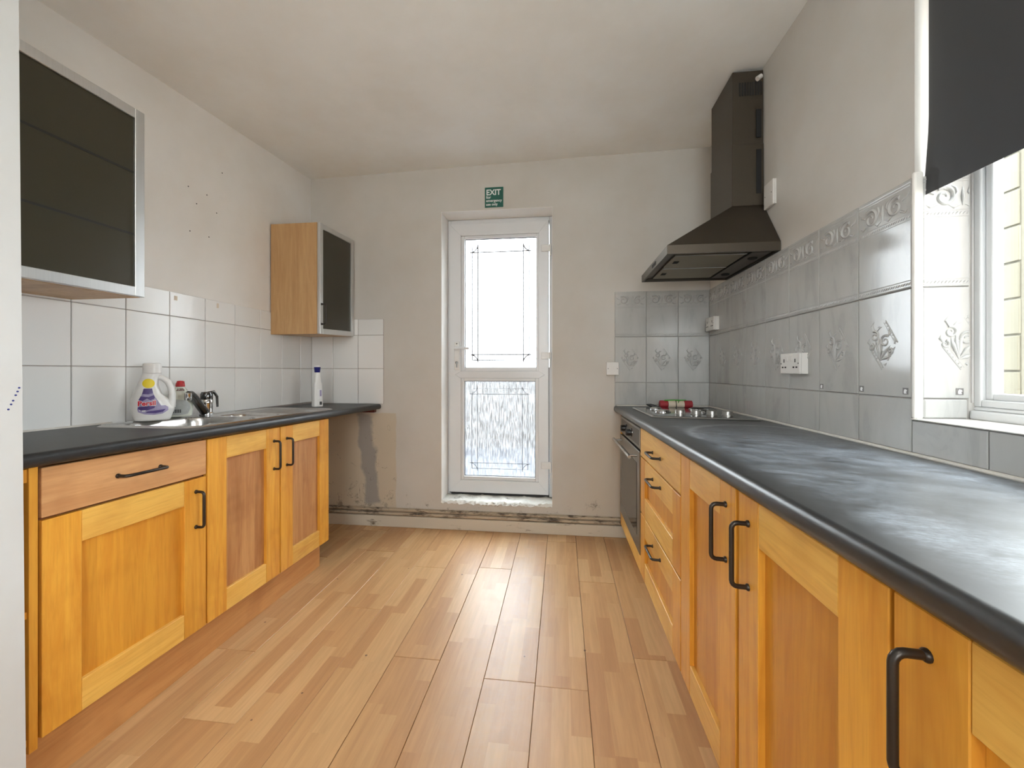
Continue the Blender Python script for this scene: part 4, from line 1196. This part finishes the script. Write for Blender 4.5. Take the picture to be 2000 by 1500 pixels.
for k, (xa, xb) in enumerate(((-.026, -.022), (-.0205, -.019), (-.0175, -.013), (-.0115, -.010), (-.0085, -.0045), (-.003, -.0015), (0, .004))):
    put(lf.decal([(xa, .020), (xb, .020), (xb, .036), (xa, .036)], .0009), T, 'print', 'dark_print', lb)
put(lf.decal([(-.030, .062), (-.021, .053), (-.012, .062), (-.021, .071)], .0009), T, 'print', 'white_print', lb)
put(lf.decal([(-.028, .062), (-.021, .055), (-.014, .062), (-.021, .069)], .0011), T, 'print', 'dark_print', lb)
put(lf.decal([(-.027, .124), (.027, .124), (.020, .137), (-.020, .137)], .0005), T, 'neck_label', 'brown_print', t)

bx, by = -1.655, 2.605
bz = wpL(0, by, .914)[2] + .0004
T = Matrix.Translation((bx, by, bz)) @ Matrix.Rotation(0.95, 4, 'Z')
t = thing('cleaner_bottle', (bx, by, bz), 'slim white cleaner bottle with navy collar beyond the drainer', 'bottle')
lf = Loft([(0, -.029, .029, .026, 5), (.004, -.031, .031, .028, 5), (.06, -.0295, .0295, .026, 5), (.115, -.0275, .0275, .024, 5), (.150, -.0270, .0270, .0235, 4.5), (.170, -.0215, .0215, .020, 3.5), (.226, -.0175, .0175, .0175, 2.6), (.232, -.0165, .0165, .0165, 2)])
put(lf.mb(44, 32), T, 'bottle_body', 'bottle_white', t, 30)
put(MB().lathe([(.0165, .231), (.0175, .232), (.0215, .268), (.0, .2685)], (0, 0, 0), 24), T, 'collar', 'blue_cap', t, 40)
put(MB().lathe([(.020, .2685), (.020, .272), (.0165, .279), (.0, .280)], (0, 0, 0), 24), T, 'cap', 'bottle_white', t, 40)
put(lf.decal([(-.010, .050), (.022, .050), (.022, .120), (-.010, .120)], .0004), T, 'label', 'white_print', t)
put(lf.decal([(.004, .012), (.020, .012), (.020, .034), (.004, .034)], .0006), T, 'print', 'dark_print', t)
put(lf.decal([(.006, .070), (.018, .070), (.018, .112), (.006, .112)], .0008), T, 'print', 'lilac', t)

# ---------------------------------------------------------------- wall cabinets with frosted doors
def wall_cabinet(y0, y1, z0, z1, xf, k, label, far_handle):
    def wp(x, y, z): return (x, y, z + k * (y - y0))
    t = thing('wall_cabinet', (L + .01, (y0 + y1) / 2, z0), label, 'cabinet', None)
    for n, b in (('side_panel', (L + .010, xf - .022, y0, y0 + .018, z0, z1)), ('side_panel', (L + .010, xf - .022, y1 - .018, y1, z0, z1)),
                 ('top_panel', (L + .010, xf - .022, y0 + .018, y1 - .018, z1 - .018, z1)), ('bottom_panel', (L + .010, xf - .022, y0 + .018, y1 - .018, z0, z0 + .018)),
                 ('back_panel', (L + .010, L + .016, y0 + .018, y1 - .018, z0 + .018, z1 - .018))):
        MB(wp).box(*b, .001).obj(n, 'wood_beech', t)
    d = MB(wp).box(xf - .016, xf - .008, y0 + .024, y1 - .024, z0 + .024, z1 - .024).obj('door', 'frosted', t)
    d['label'] = 'grey frosted glass door'
    w = .036
    for n, b in (('door_stile', (y0 + .001, y0 + w, z0 + .001, z1 - .001)), ('door_stile', (y1 - w, y1 - .001, z0 + .001, z1 - .001)), ('door_rail', (y0 + w, y1 - w, z0 + .001, z0 + w)), ('door_rail', (y0 + w, y1 - w, z1 - w, z1 - .001))):
        MB(wp).box(xf - .020, xf, b[0], b[1], b[2], b[3], .0015).obj(n, 'alu', d)
    if far_handle:
        bow(d, wp, xf, 1, z0 + .065, z0 + .195, 'z', y0 + .018, r=.0045, out=.03)
    else:
        for s in (.33, .66):
            MB(wp).box(xf - .0078, xf - .0072, y0 + w, y1 - w, z0 + (z1 - z0) * s - .004, z0 + (z1 - z0) * s + .004).obj('shelf_line', 'shelf_line', d)
    return t
wall_cabinet(.895, 1.380, 1.434, 2.136, -1.580, .012, 'frosted glass wall cabinet cut by the wall edge, high over the sink', False)
wall_cabinet(2.482, 2.918, 1.402, 2.128, -1.558, .045, 'beech-sided frosted glass wall cabinet in the far left corner', True)

# ---------------------------------------------------------------- cooker hood
hx0, hy0, hy1 = .497, 2.020, 2.645
t = thing('cooker_hood', (R - .01, 2.33, 1.715), 'dark steel chimney cooker hood over the hob', 'cooker hood')
HB = R - .004
cx0, cy0, cy1 = .851, 2.180, 2.480
mb = MB()
A = [(hx0, hy0), (HB, hy0), (HB, hy1), (hx0, hy1)]; B = [(cx0, cy0), (HB, cy0), (HB, cy1), (cx0, cy1)]
I = [(hx0 + .012, hy0 + .012), (HB - .012, hy0 + .012), (HB - .012, hy1 - .012), (hx0 + .012, hy1 - .012)]
vs = [(x, y, 1.717) for x, y in I] + [(x, y, 1.717) for x, y in A] + [(x, y, 1.759) for x, y in A] + [(x, y, 1.990) for x, y in B] + [(x, y, 1.735) for x, y in I]
fs = []
for r in range(3):
    for i in range(4):
        j = (i + 1) % 4; fs.append((r * 4 + i, r * 4 + j, r * 4 + 4 + j, r * 4 + 4 + i))
fs += [(16, 17, 18, 19)] + [(i, (i + 1) % 4, 16 + (i + 1) % 4, 16 + i) for i in range(4)] + [(12, 13, 14, 15)]
mb.add(vs, fs)
o = mb.obj('canopy', 'steel_dark', t)
for a, b in ((2.080, 2.325), (2.337, 2.585)):
    f = MB().box(hx0 + .055, HB - .120, a, b, 1.7225, 1.7345, .002).obj('grease_filter', 'alu_dull', o)
    MB().box(hx0 + .075, hx0 + .10, (a + b) / 2 - .02, (a + b) / 2 + .02, 1.7205, 1.7228).obj('filter_latch', 'hole', f)
    MB().tube([(hx0 + .055, a, 1.7225), (HB - .12, a, 1.7225)], .0025, 6).obj('filter_edge', 'alu', f)
MB().box(HB - .105, HB - .020, 2.06, 2.60, 1.7215, 1.7345, .002).obj('light_panel', 'steel_dark', o)
for y in (2.16, 2.50): MB().lathe([(.022, 0), (.022, -.004), (.018, -.006)], (HB - .062, y, 1.7215), 16).obj('lamp', 'hole', o, smooth=True)
MB().box(hx0 - .002, hx0 + .004, 2.255, 2.345, 1.729, 1.747, .001).obj('control_slot', 'hole', o)
lo = MB().box(cx0, HB, cy0, cy1, 1.9905, 2.300, .0015).obj('chimney', 'steel_dark', t); lo['label'] = 'lower chimney section'
up = MB().box(cx0 + .004, HB, cy0 + .004, cy1 - .004, 2.3005, 2.668, .0015).obj('chimney', 'steel_dark', t); up['label'] = 'upper chimney section with slots'
for k in range(9):
    x = cx0 + .035 + k * .0125
    MB().box(x, x + .008, cy0 + .0025, cy0 + .006, 2.545, 2.612).obj('vent_slot', 'hole', up)
MB().tube([(.985, cy0 - .010, 2.630), (.965, cy0 - .012, 2.615)], [.011, .012], 10).obj('cable_end', 'plate', up, smooth=True)
for za, zb in ((2.05, 2.27), (2.33, 2.47)):
    MB().box(HB - .035, HB - .012, cy0 - .003, cy0 + .001, za, zb).obj('gap', 'hole', lo if za < 2.3 else up)

# ---------------------------------------------------------------- sockets and switches
def plate(name, w, h, loc, rz, label, cat, kind, dep=.034):
    T = Matrix.Translation(loc) @ Matrix.Rotation(rz, 4, 'Z')
    t = thing(name, loc, label, cat)
    put(MB().box(-w / 2 + .001, w / 2 - .001, -dep + .010, -.0002, -h / 2 + .001, h / 2 - .001), T, 'back_box', 'plate', t, 30)
    fp = put(MB().box(-w / 2, w / 2, -dep, -dep + .010, -h / 2, h / 2, .003), T, 'face_plate', 'plate', t, 30)

    if kind == 'double':
        for s in (-1, 1):
            put(MB().box(s * .016 - .0075, s * .016 + .0075, -.0375, -.0335, .010, .034, .0015), T, 'rocker', 'plate', fp, 30)
            for px, pz, pw, ph in ((s * .042, .012, .003, .0075), (s * .042 - .011, -.016, .006, .003), (s * .042 + .011, -.016, .006, .003)):
                put(MB().box(px - pw, px + pw, -.0346, -.0338, pz - ph, pz + ph), T, 'pin_slot', 'hole', fp, 30)
            put(MB().lathe([(.0032, -.0346), (.0032, -.0338)], (s * .0655, 0, 0), 8, 'y'), T, 'screw', 'dark_print', fp, 30)
    elif kind == 'rocker':
        put(MB().box(-.0075, .0075, -.0375, -.0335, -.012, .012, .0015), T, 'rocker', 'plate', fp, 30)
        for s in (-1, 1): put(MB().lathe([(.003, -.0346), (.003, -.0338)], (s * .031, 0, 0), 8, 'y'), T, 'screw', 'dark_print', fp, 30)
    else:
        for s in (-1, 1): put(MB().lathe([(.003, -dep - .0006), (.003, -dep + .0002)], (s * .031, 0, 0), 8, 'y'), T, 'screw', 'dark_print', fp, 30)
    return t
plate('wall_socket', .146, .088, (R - .0092, 1.872, 1.192), -PI / 2, 'white double wall socket on grey tiles midway to the window', 'socket', 'double')
plate('wall_socket', .146, .088, (R - .0092, 2.822, 1.470), -PI / 2, 'white double wall socket high in the far tiled corner', 'socket', 'double')
plate('fused_switch', .090, .120, (R - .0002, 2.110, 2.012), -PI / 2, 'white fused spur box on the wall beside the hood chimney', 'switch', 'spur', .016)
plate('blank_plate', .086, .090, (.350, D - .0002, 1.178), 0, 'white cooker switch plate on back wall left of grey tiles', 'switch', 'spur')

# ---------------------------------------------------------------- exit sign
sx0, sx1, sz0, sz1 = -.557, -.421, 2.350, 2.496
t = thing('exit_sign', ((sx0 + sx1) / 2, D, (sz0 + sz1) / 2), 'small green EXIT sign on the wall above the door', 'sign')
sg = MB().box(sx0, sx1, D - .004, D - .0003, sz0, sz1, .001).obj('sign_plate', 'sign_green', t)
for txt, size, x, z, w, bo in (('EXIT', .056, sx0 + .012, sz1 - .056, .106, .0016), ('for', .029, sx0 + .010, sz1 - .082, None, .0006), ('emergency', .027, sx0 + .010, sz1 - .106, .116, .0006), ('use only', .027, sx0 + .010, sz1 - .133, .085, .0006)):
    vs, fs, wd = text_mesh(txt, size, bo); k = w / wd if w else 1
    MB().add([(x + a * k, D - .0046, z + b) for a, b in vs], fs).obj('lettering', 'sign_white', sg)

# ---------------------------------------------------------------- hob and what lies behind it
hz = .9185
t = thing('hob', (.69, 2.39, hz), 'black hob with steel rim and a row of silver knobs', 'hob')
hX0, hX1, hY0, hY1 = .445, .955, 2.100, 2.675
pl = MB(wpR).box(hX0, hX1, hY0, hY1, hz + .0002, hz + .008, .003).obj('hob_rim', 'steel', t)
MB(wpR).box(hX0 + .012, hX1 - .012, hY0 + .012, hY1 - .012, hz + .008, hz + .0092, .0005).obj('glass_top', 'black_glass', t)
for kx in (.615, .695, .773, .850):
    MB(wpR).lathe([(.0285, 0), (.0285, .003), (.0255, .005), (.025, .022), (.0225, .024), (.0, .024)], (kx, 2.235, hz + .0093), 22).obj('knob', 'steel', t, smooth=40)
for bx_, by_, r in ((.555, 2.35, .042), (.56, 2.54, .036), (.80, 2.38, .036), (.80, 2.55, .048)):
    b = MB(wpR).lathe([(r, 0), (r, .005), (r * .92, .008), (r * .9, .004)], (bx_, by_, hz + .0093), 28).obj('burner_ring', 'chrome', t, smooth=40)
    MB(wpR).lathe([(r * .78, .0), (r * .78, .010), (r * .7, .013), (0, .0135)], (bx_, by_, hz + .0093), 24).obj('burner_cap', 'steel' if bx_ < .6 else 'black', b, smooth=40)
yy = 2.765; zz = wpR(.73, yy, .918)[2] + .0255; 
t = thing('wrapped_roll', (.73, yy, zz - .025), 'red and cream wrapped roll tied with green strap behind the hob', 'roll')
def seg(x0, x1, m, name, r=.0245):
    MB().lathe([(r - .003, x0), (r, x0 + .003), (r, x1 - .003), (r - .003, x1)], (0, yy, zz), 24, 'x').obj(name, m, t, smooth=40)
seg(.632, .684, 'red_wrap', 'wrap_end'); seg(.6845, .731, 'cream', 'wrap'); seg(.7315, .7345, 'dark_print', 'band', .0235); seg(.735, .785, 'cream', 'wrap', .0225); seg(.7855, .835, 'red_wrap', 'wrap_end')
MB().tube([(.660, yy - .010, zz + .026), (.71, yy - .004, zz + .027), (.75, yy + .002, zz + .0265), (.80, yy + .006, zz + .0275)], [.004, .0045, .0045, .003], 8, flat=.5).tube([(.742, yy - .024, zz + .012), (.75, yy - .012, zz + .0245), (.76, yy + .006, zz + .027)], [.003, .004, .003], 8, flat=.5).obj('strap', 'green_wrap', t, smooth=60)
t = MB().tube([(.552, yy + .012, zz - .004), (.575, yy + .004, zz - .008), (.605, yy, zz - .014), (.628, yy, zz - .018)], [.004, .010, .008, .005], 10, flat=.5).obj('peeler', 'black', smooth=60, loc=(.59, yy, zz - .02)); tag(t, 'small black handled tool lying left of the red roll', 'tool')

# ---------------------------------------------------------------- roller blind
t = thing('roller_blind', (1.032, .6, 1.66), 'black roller blind half lowered over the window', 'blind')
BX = 1.032
mb = MB(); ny, nz = 10, 14; vs = []
yb0, yb1 = -1.44, 1.2935
for k in (0, .0012):
    for j in range(nz + 1):
        z = 1.661 + (2.285 - 1.661) * j / nz
        for i in range(ny + 1):
            e = .009 * max(0, 1 - j / 4) if i == ny else 0
            y = yb0 + (yb1 + e - yb0) * i / ny
            bulge = -.006 * math.exp(-((1.30 - y) / .05) ** 2) * max(0, 1 - j / 5)
            vs.append((BX + k + bulge, y, z))
n1 = (ny + 1) * (nz + 1); fs = []
for j in range(nz):
    for i in range(ny):
        a = j * (ny + 1) + i; q = (a, a + 1, a + ny + 2, a + ny + 1)
        fs += [q, tuple(n1 + v for v in q[::-1])]
def side(idx):
    for a, b in zip(idx, idx[1:]): fs.append((a, b, b + n1, a + n1))
side([i for i in range(ny + 1)]); side([nz * (ny + 1) + i for i in range(ny + 1)]); side([j * (ny + 1) for j in range(nz + 1)]); side([j * (ny + 1) + ny for j in range(nz + 1)])
mb.add(vs, fs); mb.obj('fabric', 'blind', t, smooth=60)
MB().tube([(BX + .012, yb0 - .004, 2.296), (BX + .012, yb1 + .004, 2.296)], .018, 16).obj('roller_tube', 'blind', t, smooth=50)

# ---------------------------------------------------------------- added fill lamp, unseen behind the camera
lz = ceil_z(-.45, -.55)
t = thing('added_fill_light', (.2, -.55, lz), 'added fill light, an unseen white tube batten behind the camera', 'light')
MB().box(-.45, .85, -.585, -.515, lz - .045, lz - .001, .004).obj('batten', 'upvc', t)
MB().tube([(-.42, -.55, lz - .075), (.82, -.55, lz - .075)], .019, 16).obj('tube', 'tube', t, smooth=50)
for x in (-.435, .835): MB().box(x - .015, x + .015, -.572, -.528, lz - .098, lz - .045, .004).obj('end_holder', 'upvc', t)

# ---------------------------------------------------------------- outside
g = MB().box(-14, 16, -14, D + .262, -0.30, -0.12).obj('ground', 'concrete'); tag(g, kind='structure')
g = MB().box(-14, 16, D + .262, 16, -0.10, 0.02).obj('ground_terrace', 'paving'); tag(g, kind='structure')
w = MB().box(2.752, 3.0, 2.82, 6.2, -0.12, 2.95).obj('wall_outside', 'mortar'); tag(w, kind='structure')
for r in range(13):
    y = 2.82 - (0.0 if r % 2 else .222)
    while y < 4.4:
        a, b = max(y, 2.815 + random.uniform(0, .008)), y + .440
        z = .05 + r * .222
        if b > 2.9: MB().box(2.740 + random.uniform(-.003, .003), 2.78, a + .006, b - .006, z + .006, z + .216, .005).obj('block', 'block', w, loc=(2.74, y, z))
        y += .444
w = MB().box(R + .215, 5.2, -2.15, -1.90, -0.12, 3.6).obj('wall_added_shade', 'shade_wall_brick'); tag(w, kind='structure')  # added unseen wall, keeps sky light off the window reveal
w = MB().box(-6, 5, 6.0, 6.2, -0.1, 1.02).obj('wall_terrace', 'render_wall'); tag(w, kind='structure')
MB().box(-6, 5, 5.97, 6.23, 1.02, 1.22).obj('coping', 'pink_wall', w)
